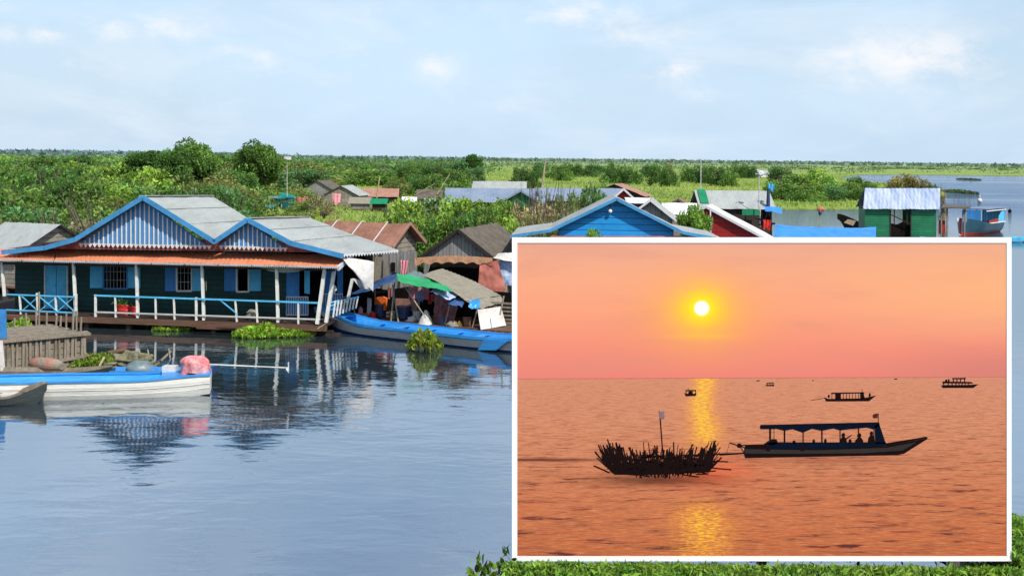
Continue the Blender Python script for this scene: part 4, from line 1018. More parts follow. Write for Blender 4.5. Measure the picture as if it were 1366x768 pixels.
HL = [
 ('hut', (454.4, 247.7, 150), 2.4, 1.25, 5.5, 8, 'roofgrey', 'thatchwall', 'grey board hut with pale roof and pink cloth on its wall, among the scrub', {}),
 ('hut', (422, 240.5, 175), 2.4, 1.3, 6, 10, 'oldroof', 'greyboard', 'small dark roofed hut half buried in scrub, left of the hut with the pink cloth', {}),
 ('hut', (482, 251, 165), 2.6, 1.1, 5.2, 86, 'rust2', 'darkwood', 'hut with low rusty red roof standing before the far scrub', {}),
 ('shed', (466, 263, 142), 1.6, .7, 2.7, 88, 'mat', 'greyboard', 'small pale thatched shed beside the hut with the pink cloth', {}),
 ('shed', (495, 264.5, 138), 1.4, .6, 2.0, 90, 'greenm', 'darkwood', 'small shed with a flat green roof, right of the pale thatched shed', {}),
 ('hut', (556, 252.5, 130), 2.0, 1.0, 2.9, 90, 'oldroof', 'greyboard', 'dark thatched hut left of the long blue-grey roofs', {}),
 ('shed', (536, 262.5, 125), 1.2, .5, 1.6, 88, 'palewhite', 'darkwood', 'tiny white roofed shed in front of the dark thatched hut', {}),
 ('shed', (566, 264.5, 122), 1.0, .45, 1.3, 88, 'roofgrey', 'greyboard', 'tiny grey roofed shed just left of the long blue-grey roofs', {}),
 ('house', (703, 242.3, 122), 2.3, .95, 5.5, -88, 'roofgrey', 'darkwood', 'house with a bright pale roof and dark gable rising behind the long blue-grey roofs', {}),
 ('house', (594, 250.5, 106), 3.1, 1.15, 8.2, 89, 'bluegrey', 'darkwood', 'long low house with plain blue-grey roof, left one of the pair', dict(pitch=.25)),
 ('house', (717, 250.2, 104), 2.9, 1.05, 7.6, 89, 'bluegrey', 'darkwood', 'long low house with plain blue-grey roof, right one of the pair behind the blue gable', dict(pitch=.25)),
 ('house', (694.5, 254, 88), 1.75, 1.0, 4.5, 4, 'bluegrey', 'greenp', 'small house with a green gable showing above the bushes', dict(trim='bluegrey')),
 ('house', (819, 245.5, 112), 3.0, 1.15, 5.0, 14, 'rust2', 'darkwood', 'house with rusty pink roof rising behind the blue gable', {}),
 ('shed', (832, 252, 92), .8, .7, 2.0, 5, 'palewhite', 'redpaint', 'little red gable with white trim beside the rusty pink roof', dict(trim='palewhite')),
 ('shed', (833, 263.5, 82), 1.2, .35, 2.0, 88, 'palewhite', 'navy', 'low white roofed shed just behind the right slope of the blue gable', {}),
 ('hut', (867.6, 266.4, 75), 1.65, 1.28, 5, 8, 'roofgrey', 'greyboard', 'grey gabled hut with pale roof right behind the blue gable', dict(trim='palewhite')),
 ('hut', (904.7, 265.8, 88), 1.15, .62, 4, 10, 'rust', 'greyboard', 'small dark gabled hut left of the roof with the green strip', dict(trim='oldroof')),
 ('shed', (930, 271, 82), 1.2, .75, 2.4, -80, 'palewhite', 'mat', 'small off-white roof tucked behind the leafy potted tree', {}),
]
for n_, ap, w_, h_, L_, yaw, rf, wl_, lab, kw in HL: hut(n_, ap, w_, h_, L_, yaw, rf, wl_, lab, cat='house' if n_ == 'house' else n_, **kw)
laundry(449, 258, 149.5, 11, 14, 'pink', 'pink cloth hanging on the wall of the distant grey hut', 'laundry', 1)
laundry(402, 263, 146, 12, 8, 'redcloth', 'reddish washing hanging beside the teal tarp in the scrub', 'laundry', 2)
# red gabled house and grey roof with green strip
hr, Ap, a_, g_ = hut('house', (942, 275.2, 65), 3.5, 1.82, 4, 14, 'palewhite', 'redpaint', 'house with dark red gable and pale sheet roof behind the picture panel', 'house', wl=.7, hl=.33, trim='palewhite', over=.2)
gs, Ap, a_, g_ = hut('house', (926, 253.6, 92), 2.3, 1.32, 5.8, 89, 'roofgrey', 'darkwood', 'house with broad pale grey roof crossed by a green strip at its left end', 'house', over=.3)
mb = MB(); p0 = Ap + a_ * .22; mb.prism([p0 + g_ * 1.75 - Z * .93, p0 + a_ * .62 + g_ * 1.75 - Z * .93, p0 + a_ * .62 + Z * .05, p0 + Z * .05], Z * .03)
mb.build('roof_panel', M['greenm'], gs, label='green strip of roofing')
mb = MB(); mb.prism([at(990, 287, 89.4), at(1013, 287, 89.4), at(1013, 279.5, 89.4), at(990, 279.5, 89.4)], Vector((0, .1, 0))); mb.build('wall_panel', M['greenm'], gs)
# clutter right of it
def pole(px0, py0, px1, py1, d, r, mt, lab, cat='pole', name='pole', d1=None):
    mb = MB(); a, b_ = at(px0, py0, d), at(px1, py1, d1 or d)
    if a.z < .6: a.z = -.2
    mb.tube(a, b_, r, r * .7, 7); return one(name, mb, M[mt], a, lab, cat)
pole(947.5, 318, 947.5, 279, 62, .055, 'palewhite', 'white post standing in front of the dark red gable')
pole(1014, 303, 1014, 275, 86, .06, 'steel', 'grey post at the right end of the roof with the green strip')
pole(1024.5, 278, 1025, 251, 90, .16, 'navy', 'thick dark pole wrapped in cloth at the end of the grey roof')
laundry(1028.5, 245, 90, 8.5, 10, 'lblue', 'light blue cloth tied at the top of the dark pole', 'cloth', 3)
sheet(quadfn(at(1021, 281, 85), at(1043.5, 285, 85), at(1042, 277, 87), at(1020, 276, 87), .12, 1.2), 18, 8, 'tarp', M['tarpb'], None)
tag(col.objects[-1], 'crumpled blue tarp sheltering clutter at the end of the grey roof', 'tarp')
laundry(1023, 293, 84, 10, 12, 'redplastic', 'red clothes hanging under the crumpled blue tarp', 'laundry', 4)
cl = empty('net_frame', at(1023, 300, 86), 'dark frame of sticks and gear under the crumpled blue tarp', 'frame'); cl.name = 'stick_rack'
mb = MB()
for (x0, y0, x1, y1) in ((1016, 285, 1020, 318), (1024, 283, 1018, 300), (1008, 290, 1030, 300), (1028, 284, 1029, 318), (1012, 300, 1034, 298)): mb.tube(at(x0, y0, 86), at(x1, y1, 86), .07)
mb.build('stick', M['darkwood'], cl)
mb = MB(); mb.ball(at(1020, 291, 86.5), .35, .3, .5, rough=.5); mb.build('gear', M['dark'], cl)
# blue tarp roof
bt = empty('tarp_shelter', at_z(1100, 82, 0), 'flat shelter covered by a bright blue tarp, behind the top edge of the picture panel', 'shelter')
def tp(u, v):
    p = at(1036 + 132.7 * u, 300.2 + 2.6 * u, 84).lerp(at(1026 + 142 * u, 333, 77), v); return p + Z * (.06 * noise.noise(p * .9) + .035 * noise.noise(Vector((p.x * 3 + p.y, p.y * 1.2, 2))) - .12 * math.sin(u * 3.14))
sheet(tp, 60, 20, 'tarp', M['tarpb'], bt)
mb = MB()
for f in (0.02, .33, .66, .98):
    for v in (0.02, .98): q = tp(f, v); mb.tube(Vector((q.x, q.y, -.3)), q, .05)
mb.build('pole', M['bamboo'], bt)
# net stakes and pole with a red rag
nf = empty('net_fence', at_z(1090, 95, 0), 'ragged brown fence of nets and stakes standing in the water behind the blue tarp', 'fence')
mb = MB()
for i in range(90):
    px = 1048 + i * .9; d = 96 + rnd.uniform(-2, 2); q = at_z(px, d, -.2); mb.tube(q, q + Vector((rnd.uniform(-.1, .1), 0, rnd.uniform(.7, 1.25 if px < 1075 else .95))), .02)
mb.build('stake', M['greywood'], nf)
def nfn(u, v): q = at_z(1050 + 76 * u, 97 + math.sin(u * 20) * .6, 0); return q + Z * v * (.55 + .2 * noise.noise(Vector((u * 25, 0, 0))))
mb = MB(); mb.grid(nfn, 60, 4); mb.build('net', M['net'], nf)
pole(1093, 305, 1093.5, 281, 90, .035, 'bamboo', 'thin pole with a red rag standing in the water beyond the blue tarp')
mb = MB(); q = at(1095, 279.5, 90); mb.ball(q, .28, .1, .18, rough=.7); one('rag', mb, M['redcloth'], q - Z * .2, 'red rag tied on the thin pole beyond the blue tarp', 'rag', smooth=True)
mb = MB(); q = at(1094, 284, 90); mb.ball(q, .13, .1, .2, rough=.5); one('lamp_float', mb, M['navy'], q - Z * .2, 'dark bundle hanging just under the red rag', 'bundle', smooth=True)
# antennas and bamboo poles
def antenna(px, ptop, pbase, d, lab, arms=3, m_='steel', lean=0):
    r = empty('antenna_mast', at_z(px, d, 0), lab, 'antenna'); a, b_ = at(px - lean, pbase, d), at(px, ptop, d)
    mb = MB(); a.z = min(a.z, 3.0); mb.tube(a, b_, .045, .03, 6); mb.build('mast', M[m_], r)
    mb = MB(); mb.beam(b_ - Vector((.28, 0, 0)), b_ + Vector((.28, 0, 0)), .03, .03)
    for k in range(arms): q = b_ + Vector((-.22 + .44 * k / max(1, arms - 1), 0, 0)); mb.beam(q - Vector((0, .22, .05)), q + Vector((0, .22, .05)), .02, .02)
    mb.build('aerial', M[m_], r)
antenna(935, 212, 256, 92, 'tall thin aerial mast rising above the roof with the green strip')
ar = antenna(1012.5, 232, 280, 89, 'aerial mast with a white dish near the right end of the grey roof')
mb = MB(); q = at(1015, 231.5, 89); mb.tube(q, q + Vector((0, -.08, 0)), .22, .15, 14); one('dish', mb, M['palewhite'], q - Z * .3, 'small white dish on the right aerial mast', 'dish')
antenna(383, 210, 262, 140, 'thin mast with a white box on top beside the tall tree', 2)
mb = MB(); q = at(384, 211, 140); mb.box(q, .75, .4, .35); one('box', mb, M['palewhite'], q - Z * .17, 'small white box on the mast beside the tall tree', 'box')
pole(722, 258, 728, 211, 106, .09, 'bamboo', 'pale bamboo pole leaning over the long blue-grey roofs')
pole(502.5, 264, 506.5, 235, 150, .10, 'bamboo', 'short leaning bamboo pole above the low rusty red roof')
pole(579, 266, 600, 232, 128, .07, 'bamboo', 'long bamboo pole tilted right, beside the dark thatched hut')
pole(553, 261, 580, 245, 129, .05, 'bamboo', 'thinner bamboo pole crossing low over the dark thatched hut')
# blue boathouse in the scrub
bh = empty('houseboat', at_z(366, 141, 0), 'small blue and white houseboat with a dark flat roof in the scrub on the left', 'boat')
mb = MB(); mb.prism([at(350, 280, 141), at(369, 280, 141), at(368.5, 266, 141), at(352, 266, 141)], Vector((0, 3, 0))); mb.prism([at(376, 278, 141), at(384, 278, 141), at(384, 266, 141), at(376, 266, 141)], Vector((0, 3, 0))); mb.build('cabin', M['lblue'], bh)
mb = MB(); mb.prism([at(353, 269.5, 140.9), at(366, 269.5, 140.9), at(366, 267.3, 140.9), at(354, 267.3, 140.9)], Vector((0, .05, 0))); mb.prism([at(377, 270, 140.9), at(383, 270, 140.9), at(383, 267.5, 140.9), at(377, 267.5, 140.9)], Vector((0, .05, 0))); mb.build('window', M['palewhite'], bh)
mb = MB(); mb.prism([at(336, 263, 140.5), at(395, 264, 140.5), at(395, 262.4, 144), at(338, 261, 144)], -Z * .08); mb.build('roof', M['bluegrey'], bh)
mb = MB(); mb.prism([at(349, 282.5, 140.6), at(386, 282.5, 140.6), at(388, 278.5, 140.6), at(347, 279, 140.6)], Vector((0, 3.2, 0))); mb.build('hull', M['redplain'], bh)
for x in (338, 346, 371, 393): mb = MB(); mb.tube(at(x, 263, 141), at(x, 282, 141), .05); mb.build('post', M['steel'], bh)
sheet(quadfn(at(369, 265, 139), at(396, 264, 139), at(391, 259.5, 142), at(376, 257, 142), .15, 1), 16, 8, 'tarp', mk('teal_tarp', (.01, .20, .17), var=.2, dirt=.1), None)
tag(col.objects[-1], 'teal green tarp stretched over the small blue houseboat', 'tarp')

# ------------------------------------------------------------------ blue gable house behind the panel
bg_, Ap, a_, g_ = hut('house', (822.5, 264.5, 50), 2.75, 1.36, 6, 3, 'roofgrey', 'gabsky', 'house with a bright sky-blue plank gable behind the top of the picture panel', 'house', trim='trimblue', over=.34, wing=(1.65, .27), z0=.4)
q = at(823, 300, 50.5)
mb = MB(); mb.prism([at(735, 322, 50.1), at(925, 322, 50.1), at(925, 314.8, 50.1), at(735, 314.8, 50.1)], Vector((0, .06, 0))); mb.build('fascia', M['redcloth'], bg_)
lp = empty('gable_lamp', at(814.5, 281.5, 50.3), 'white globe lamp fixed on the sky-blue gable', 'lamp')
mb = MB(); mb.ball(at(814, 281.8, 50.2), .085, .085, .085); mb.build('globe', M['whitebright'], lp, smooth=True)
mb = MB(); mb.tube(at(814.2, 279.5, 50.2), at(814.2, 279.3, 50.6), .02); mb.tube(at(816.7, 273.2, 50.2), at(816.7, 273.2, 50.6), .05, .06); mb.build('bracket', M['rust'], lp)
# ------------------------------------------------------------------ green house on the right
gh_ = empty('floating_house', at_z(1203, 101, 0), 'green plank floating house with galvanised blue-white roof on the right', 'house')
E = Plane(G(1154, 317, .3), G(1250, 319, .3)); EN, EX = E.N, E.X
for (x0, x1, y0) in ((1154, 1187.5, 279), (1215.5, 1249, 279.5)): mb = MB(); mb.prism([E(x0, 316), E(x1, 316.5), E(x1, y0), E(x0, y0)], EN * .06); mb.build('wall', M['greenp'], gh_)
for x in (1154, 1249):
    mb = MB(); p = E(x, 316) + EN * .062; q = E(x, 279.3) + EN * .062; mb.prism([p, p + EN * 4, q + EN * 4, q], EX * (.06 if x == 1154 else -.06)); mb.build('wall', M['greenp'], gh_)
mb = MB()
bk0, bk1 = E(1154, 316) + EN * 4, E(1249, 316) + EN * 4
mb.prism([bk0, bk0 + EX * 2.2, bk0 + EX * 2.2 + Z * 2.3, bk0 + Z * 2.3], EN * .06); mb.build('wall', M['greenp'], gh_); mb = MB(); mb.prism([bk1, bk1 - EX * 2.0, bk1 - EX * 2.0 + Z * 2.3, bk1 + Z * 2.3], EN * .06)
mb.build('wall', M['greenp'], gh_)
rl0, rl1 = E(1151.5, 278.6, -.35), E(1253.5, 279.2, -.35); rt0, rt1 = E(1153.8, 250.8, 2.0), E(1254.2, 251.2, 2.0)
mb = MB(); mb.corr(rl0, rl1, rt1, rt0, .30, .018, 6, .05); mb.corr(rl1 + EN * 4.7, rl0 + EN * 4.7, rt0, rt1, .22, .03, 6, .03); mb.build('roof', M['galv'], gh_, smooth=True)
mb = MB(); p, q = E(1150, 317, -.5), E(1254, 318, -.5); p.z = q.z = .3; mb.prism([p, q, q + EN * 5, p + EN * 5], Z * .06)
for k in range(6): a = p.lerp(q, k / 5); mb.tube(a - Z * .15, a + EN * 5 - Z * .15, .18)
mb.build('deck', M['brownwood'], gh_)
for (x0, y0, x1, y1) in ((1188, 280, 1188, 316), (1215, 280, 1215, 316), (1193, 300, 1193, 280), (1210, 300, 1210, 281), (1188, 286, 1215, 299)):
    mb = MB(); mb.beam(E(x0, y0, -.02), E(x1, y1, -.02), .08, .08, up=EN); mb.build('post', M['darkwood'], gh_)
mb = MB(); mb.prism([E(1189, 316, .3), E(1214.5, 316, .3), E(1214.5, 302, .3), (E(1207, 296, .3)), E(1199, 300, .3), E(1189, 298, .3)], EN * .8); mb.build('nets', M['dark'], gh_)
mb = MB(); mb.beam(at(1190, 315, 99.3), at(1222, 315, 99.0), .3, .12); mb.build('threshold', M['darkwood'], gh_)
# shed beside it
sd = empty('shed', at_z(1268, 104, 0), 'brown open shed with dark flat roof right beside the green house', 'shed')
mb = MB(); mb.prism([at(1256, 278, 103), at(1292, 278.5, 103), at(1296, 276.2, 107), at(1258, 274.4, 107)], Z * .12); mb.build('roof', M['oldroof'], sd)
for x in (1256, 1263.5, 1287): mb = MB(); a = at(x, 278, 103.5); mb.beam(Vector((a.x, a.y, -.2)), a, .1, .1, up=Vector((0, 1, 0))); mb.build('post', M['greywood'], sd)
mb = MB(); mb.prism([at(1252.5, 312, 104), at(1261, 312, 104), at(1261, 294, 104), at(1253, 294, 104)], Vector((0, .1, 0))); mb.build('wall', M['redplain'], sd)
mb = MB(); mb.prism([at(1284, 296, 104), at(1290, 296, 104), at(1290, 281, 104), at(1284, 281, 104)], Vector((0, .1, 0))); mb.build('screen', M['bluegrey'], sd)
# river boat
qA, qB = G(1281, 314.5), G(1325, 308.0)
rb = empty('river_boat', (qA + qB) / 2, 'painted river boat with white rubbing line, red lower bow and open roofed cabin', 'boat')
hull([M['redplain'], M['whitebright'], M['hullteal'], M['whitebright']], qA, qB, lambda s: .10 + 1.15 * sm(s, 0, .38) - .2 * sm(s, .7, 1), lambda s: -.1 + .1 * (1 - sm(s, 0, .1)), lambda s: .95 + .62 * (1 - sm(s, 0, .55)), rb,
     bands=[0, 0, 2, 2, 2, 1], n=26, thick=.08, floor=.4, cross=[(0, 0), (.5, 0), (.72, .22), (.86, .42), (.96, .78), (1.0, 1.0)])
mb = MB(); mb.beam(G(1280.5, 314.5) + Z * 0, at(1277.5, 291.5, 108.5), .14, .14); mb.build('stem_post', M['tarpw'], rb)
T4 = (qB - qA).normalized(); S4 = Z.cross(T4); c4 = lambda s, k, z: Vector((qA.lerp(qB, s).x, qA.lerp(qB, s).y, z)) + S4 * k
mb = MB(); mb.prism([c4(.38, -1.1, 2.25), c4(1.02, -1.1, 2.25), c4(1.02, 1.1, 2.25), c4(.38, 1.1, 2.25)], Z * .08); mb.build('roof', M['bluegrey'], rb)
for s in (.4, .6, .8, 1.0):
    for k in (-1, 1): mb = MB(); mb.beam(c4(s, k, .9), c4(s, k, 2.25), .07, .07, up=T4); mb.build('post', M['navy'], rb)
mb = MB(); mb.prism([c4(.8, -1.03, .95), c4(1.0, -1.03, .95), c4(1.0, -1.03, 2.1), c4(.93, -1.03, 2.1), c4(.8, -1.03, 1.4)], S4 * .05); mb.prism([c4(1.0, -1.0, .95), c4(1.0, 1.0, .95), c4(1.0, 1.0, 2.2), c4(1.0, -1.0, 2.2)], T4 * .05); mb.build('stern_panel', M['lblue'], rb)
for z_ in (.95, 2.12): mb = MB(); mb.beam(c4(.4, -1.09, z_), c4(1.02, -1.09, z_), .05, .09); mb.build('trim_board', M['whitebright'], rb)
mb = MB(); mb.prism([c4(.36, -.7, 1.0), c4(.36, .7, 1.0), c4(.36, .7, 2.2), c4(.36, -.7, 2.2)], T4 * .06); mb.build('cabin_front', M['mblue'], rb)
mb = MB(); mb.prism([c4(.5, -1.04, .95), c4(.8, -1.04, .95), c4(.8, -1.04, 1.35), c4(.5, -1.04, 1.2)], S4 * .05); mb.build('side_board', M['redplain'], rb)
mb = MB()
for s in (.5, .65, .78): mb.box(c4(s, .2, .75), .5, 1.2, .4, T4)
mb.build('bench', M['darkwood'], rb)
# low light-blue boat in front
lA, lB = Vector((at_z(1228, 97, 0))), Vector((at_z(1372, 99.5, 0)))
lb = empty('long_boat', (lA + lB) / 2, 'low light-blue long boat below the river boat, cut by the panel edge', 'boat')
hull([M['lblue'], M['lblue'], M['palewhite']], lA, lB, lambda s: .5 * (1 - (2 * s - 1) ** 4) + .02, lambda s: -.05, lambda s: .36 + .15 * (2 * s - 1) ** 4, lb, bands=[0, 0, 0, 1, 1, 1])
mb = MB(); a = G(1300, 322); b_ = G(1500, 325); mb.tube(a + Z * .05, b_ + Z * .05, .13, .11, 8); one('floating_log', mb, M['brownwood'], (a + b_) / 2, 'long brown floating pole on the water right of the picture panel', 'pole')
# dark boat prow
dA, dB = at_z(1118, 106, 0), at_z(1185, 107, 0)
db = empty('boat', (dA + dB) / 2, 'dark boat with raised prow and tan side panel, left of the green house', 'boat')
hull([M['dark'], M['navy']], dA, dB, lambda s: .05 + .7 * sm(s, 0, .4), lambda s: -.05 + 1.45 * (1 - sm(s, 0, .30)), lambda s: 1.05 + .85 * (1 - sm(s, 0, .5)) , db, bands=[0, 0, 0, 0, 0, 1])
mb = MB(); mb.prism([at(1126, 297, 104.9), at(1138, 301, 104.9), at(1142, 294.5, 104.9), at(1131, 292.5, 104.9)], Vector((0, .06, 0))); mb.build('side_panel', M['bamboo'], db)
# far white house, buoys
for (ap, lab) in (((994, 225, 520), 'far white house with grey roof in the grass plain, left one'), ((1008, 227.2, 500), 'far white shed in the grass plain, right one')):
    hut('house', ap, 3.2, 1.5, 7, 62, 'roofgrey', 'palewhite', lab, 'house', over=.4, pitch=.6)
mb = MB(); q = G(1307, 270); mb.ball(q + Z * .3, .4, .35, .4); mb.tube(q + Z * .5, q + Z * 1.2, .08); one('buoy', mb, M['palewhite'], q, 'white buoy floating on the lake beyond the river boat', 'buoy', smooth=True)
mb = MB(); q = G(1347, 283); mb.ball(q + Z * .15, .25, .25, .25); mb.tube(q + Z * .3, q + Z * .6, .04); one('buoy', mb, M['dark'], q, 'small dark buoy on the lake near the right edge', 'buoy', smooth=True)
# ================================================================== vegetation
GRP = lambda k, where: ADJ[k] + ' bush ' + where
W1 = 'in the thicket behind the large blue house'
# individual thicket bushes, left
d = 60.0; row = 0
while d < 262:
    stepx = 3.5 + d * .022; x0 = (-35 - CX) / F * d; x1 = (322 - CX) / F * d
    if d < 66: x1 = (230 - CX) / F * d
    x = x0 + rnd.uniform(0, stepx)
    while x < x1:
        px = x / d * F + CX
        k = rnd.choices(['bright', 'green', 'dark', 'olive', 'twiggy', 'bluegreen'], [30, 22, 10, 22, 7, 9])[0]
        s = rnd.uniform(.8, 1.3); h = (3.3 + d * .006) * s * (.75 if k == 'twiggy' else 1)
        # low ground near the houses, canopy reaching just under the horizon
        if d < 75: h = min(h, 3.0)
        h = min(h, 5.3)
        put_bush(k, x, d + rnd.uniform(-1.5, 1.5), stepx * rnd.uniform(1.25, 1.6), h, GRP(k, W1), ADJ[k] + ' bushes of the left thicket', z=zl - .1)
        x += stepx * rnd.uniform(.8, 1.2)
    d += stepx * .95
W2 = 'in the scrub belt behind the distant huts'
d = 165.0
while d < 330:
    stepx = 6.5 + d * .022; x0 = (318 - CX) / F * d; xe = 470 if d < 260 else 560; x1 = (xe - CX) / F * d; x = x0
    while x < x1:
        px = x / d * F + CX
        if not (395 < px < 560 and d < 185):
            k = rnd.choices(['bright', 'green', 'dark', 'olive', 'bluegreen'], [16, 26, 18, 22, 18])[0]
            put_bush(k, x, d, stepx * 1.35, rnd.uniform(3.2, 5.2), GRP(k, W2), ADJ[k] + ' bushes of the distant scrub belt', z=zl - .1)
        x += stepx * rnd.uniform(.8, 1.25)
    d += stepx * 1.15
# bushes placed one by one
def BL(lst, where, grp=None, wk=1.55):
    for (k, px, ptop, d, wpx) in lst:
        wpx *= wk; ptop += 1.5
        bush_at(k, px, ptop, d, wpx, GRP(k, where), (ADJ[k] + ' bushes ' + grp) if grp else None, z=0)
BL([('bright', 532, 266, 74, 66), ('bright', 560, 270, 72, 60), ('green', 585, 262, 78, 76), ('bright', 618, 264, 76, 70), ('green', 545, 290, 66, 70), ('green', 640, 276, 70, 70), ('bright', 655, 266, 80, 66),
    ('green', 515, 278, 76, 40), ('dark', 600, 285, 66, 60), ('bright', 575, 284, 66, 54), ('bright', 668, 288, 62, 56), ('bright', 680, 296, 58, 50), ('green', 690, 268, 80, 50), ('twiggy', 700, 275, 66, 46), ('twiggy', 715, 280, 62, 50), ('olive', 735, 262, 72, 60),
    ('twiggy', 722, 270, 70, 50), ('olive', 705, 290, 58, 40), ('green', 750, 262, 74, 40), ('green', 785, 247, 80, 44), ('dark', 775, 255, 78, 40), ('green', 800, 256, 78, 36), ('olive', 770, 268, 70, 50), ('twiggy', 745, 278, 62, 50), ('olive', 728, 290, 58, 36)],
   'in the green bank behind the grey plank hut', 'of the bank behind the plank hut')
BL([('green', 322, 272, 120, 46), ('olive', 345, 284, 112, 60), ('dark', 318, 288, 100, 50), ('olive', 372, 285, 115, 60), ('green', 402, 268, 128, 40), ('twiggy', 420, 262, 130, 44), ('olive', 395, 282, 118, 40), ('green', 310, 262, 135, 50), ('twiggy', 432, 272, 120, 36), ('bright', 330, 252, 150, 46), ('green', 352, 248, 160, 50), ('olive', 400, 246, 165, 40), ('green', 378, 250, 158, 40)],
   'around the small blue houseboat', 'around the houseboat')
bush_at('yellow', 423, 282, 66, 22, 'small bright yellow-green bush just above the right gable ridge of the blue house')
BL([('green', 1060, 232, 205, 60), ('green', 1042, 238, 200, 44), ('bright', 1093, 225, 225, 52), ('bright', 1085, 240, 200, 36), ('green', 1075, 247, 192, 44), ('green', 1128, 236, 205, 46), ('green', 1145, 235, 212, 34), ('bluegreen', 1115, 247, 195, 34), ('green', 1100, 238, 210, 50), ('green', 1158, 243, 200, 34)],
   'in the clump at the edge of the right lake', 'of the clump by the right lake')
BL([('brown', 1203, 231, 190, 40), ('brown', 1222, 234, 188, 34)], 'just behind the roof of the green house', 'behind the green house')
bush_at('dark', 1244, 246, 185, 22, 'small dark green bush at the right end behind the galvanised roof')
bush_at('twiggy', 1258, 258, 130, 16, 'brown twiggy bush between the green house and the river boat', hmin=1.5)
# scattered bushes over the plain
PL = [('dark', 555, 214, 330, 44), ('dark', 583, 216, 300, 40), ('bluegreen', 612, 214, 330, 50), ('green', 600, 224, 240, 50), ('green', 540, 222, 220, 44), ('dark', 560, 232, 190, 40), ('olive', 530, 236, 175, 40), ('green', 575, 232, 190, 36), ('bluegreen', 635, 222, 260, 30),
      ('dark', 695, 222, 250, 28), ('dark', 706, 221, 260, 34), ('bluegreen', 722, 215, 400, 26), ('dark', 745, 219, 380, 30), ('green', 753, 220, 360, 26), ('dark', 765, 217, 450, 34), ('bluegreen', 790, 218, 450, 34),
      ('dark', 814, 215, 420, 14), ('dark', 822, 219, 330, 36), ('dark', 840, 220, 320, 30), ('bluegreen', 865, 219, 450, 30), ('dark', 882, 219, 300, 34), ('dark', 893, 222, 290, 22), ('twiggy', 893, 216, 460, 12), ('green', 806, 235, 160, 24),
      ('dark', 925, 218, 360, 34), ('dark', 940, 221, 340, 24), ('dark', 958, 220, 310, 38), ('green', 972, 223, 300, 24), ('dark', 988, 216, 480, 26), ('dark', 1000, 220, 460, 26), ('bluegreen', 1040, 221, 380, 30), ('dark', 1076, 217, 520, 18), ('dark', 1118, 219, 700, 14),
      ('dark', 1170, 220, 700, 16), ('dark', 1184, 221, 680, 22), ('dark', 1205, 221.5, 700, 20), ('dark', 1240, 222, 700, 32), ('dark', 1340, 222, 720, 18), ('dark', 1058, 219, 600, 14), ('dark', 1300, 223, 760, 16), ('dark', 470, 216, 400, 40), ('dark', 505, 217, 430, 40), ('dark', 440, 213, 420, 50), ('bluegreen', 490, 211, 520, 44)]
for (k, px, ptop, d, wpx) in PL:
    if d >= 500: ptop, d = max(ptop, 218 + (px - 683) * .0117), d * 2.4
    bush_at(k, px, ptop + 1.2, d, wpx * 1.3, GRP(k, 'scattered over the open grass plain'), ADJ[k] + ' bushes on the plain', hmin=2.0)
# trees
TP = [make_tree('green', 301, trunk=.8), make_tree('dark', 302, trunk=1.0), make_tree('bright', 303, trunk=.35, nc=46, nl=170, leaf=.075)]
def tree(src, px, ptop, d, wpx, lab, cat='tree', z=0):
    top = at(px, ptop, d); return put_bush('green', top.x, d, wpx / F * d, top.z - z, lab, None, src=src, cat=cat, z=z)
tree(TP[0], 262, 188, 128, 86, 'tall round green tree standing over the thicket, left one of the two tall trees')
tree(TP[0], 350, 190, 135, 78, 'tall round green tree standing over the thicket, right one of the two tall trees')
tree(TP[1], 200, 203, 140, 92, 'broad lower tree in the thicket left of the two tall trees')
tree(TP[1], 103, 208, 190, 60, 'flat topped tree barely above the thicket at the left')
tree(TP[1], 632, 206.5, 330, 34, 'lone dark tree on the skyline right of the scrub belt')
tree(TP[1], 300, 207, 170, 46, 'dark tree standing between the two tall trees')
tree(TP[2], 927, 276, 57, 54, 'glossy bright green tree growing in front of the dark red gable', z=1.2)
tree(TP[2], 795, 308.5, 47, 46, 'small green tree top showing at the foot of the sky-blue gable', z=.6)

tree(TP[1], 232, 200, 122, 60, 'lower leafy tree leaning against the left one of the two tall trees')
tree(TP[0], 328, 197, 142, 50, 'smaller round tree just left of the right tall tree')
tree(TP[0], 60, 210, 150, 84, 'wide light green tree in the thicket at the far left')
# far scrub and woods as masses
rng = np.random.default_rng(77)
def mass(name, boxes, leaf, seed, z_=0.0, grass=False, **kw):
    rng = np.random.default_rng(seed); P = []; C = []; Sz = []
    for (pxa, pxb, da, db, n, hgt, wid, colr, nl) in boxes:
        for i in range(n):
            dd = math.exp(rng.uniform(math.log(da), math.log(db))); x = (rng.uniform(pxa, pxb) - CX) / F * dd
            w = wid * rng.uniform(.6, 1.5) * dd / da; hh = hgt * rng.uniform(.5, 1.1)
            q = rng.normal(size=(nl, 3)) * np.array([w * .5, w * .3, hh * .35]) + np.array([x, dd, hh * .5]); q[:, 2] = np.minimum(np.abs(q[:, 2]), hgt * 1.15)
            c = np.array(colr) * rng.uniform(.7, 1.3) * rng.uniform(.7, 1.35, size=(nl, 1)); P.append(q); C.append(c); Sz.append(np.full(nl, leaf * dd / da) * rng.uniform(.6, 1.3, nl))
    P, C, Sz = map(np.concatenate, (P, C, Sz))
    return leaves(name, P, Sz, C, rng, kind='stuff', asp=.6, **kw)
mass('distant_scrub', [(-160, 330, 250, 1500, 520, 3.9, 6, (.14, .24, .07), 60), (330, 640, 330, 1600, 220, 4.5, 8, (.10, .17, .065), 45), (640, 1366, 700, 3500, 130, 3.6, 12, (.12, .175, .09), 40), (-160, 200, 330, 700, 100, 3.8, 6, (.20, .29, .06), 60)], .55, 5,
     label='low dense scrub running back to the horizon', cat='scrub')
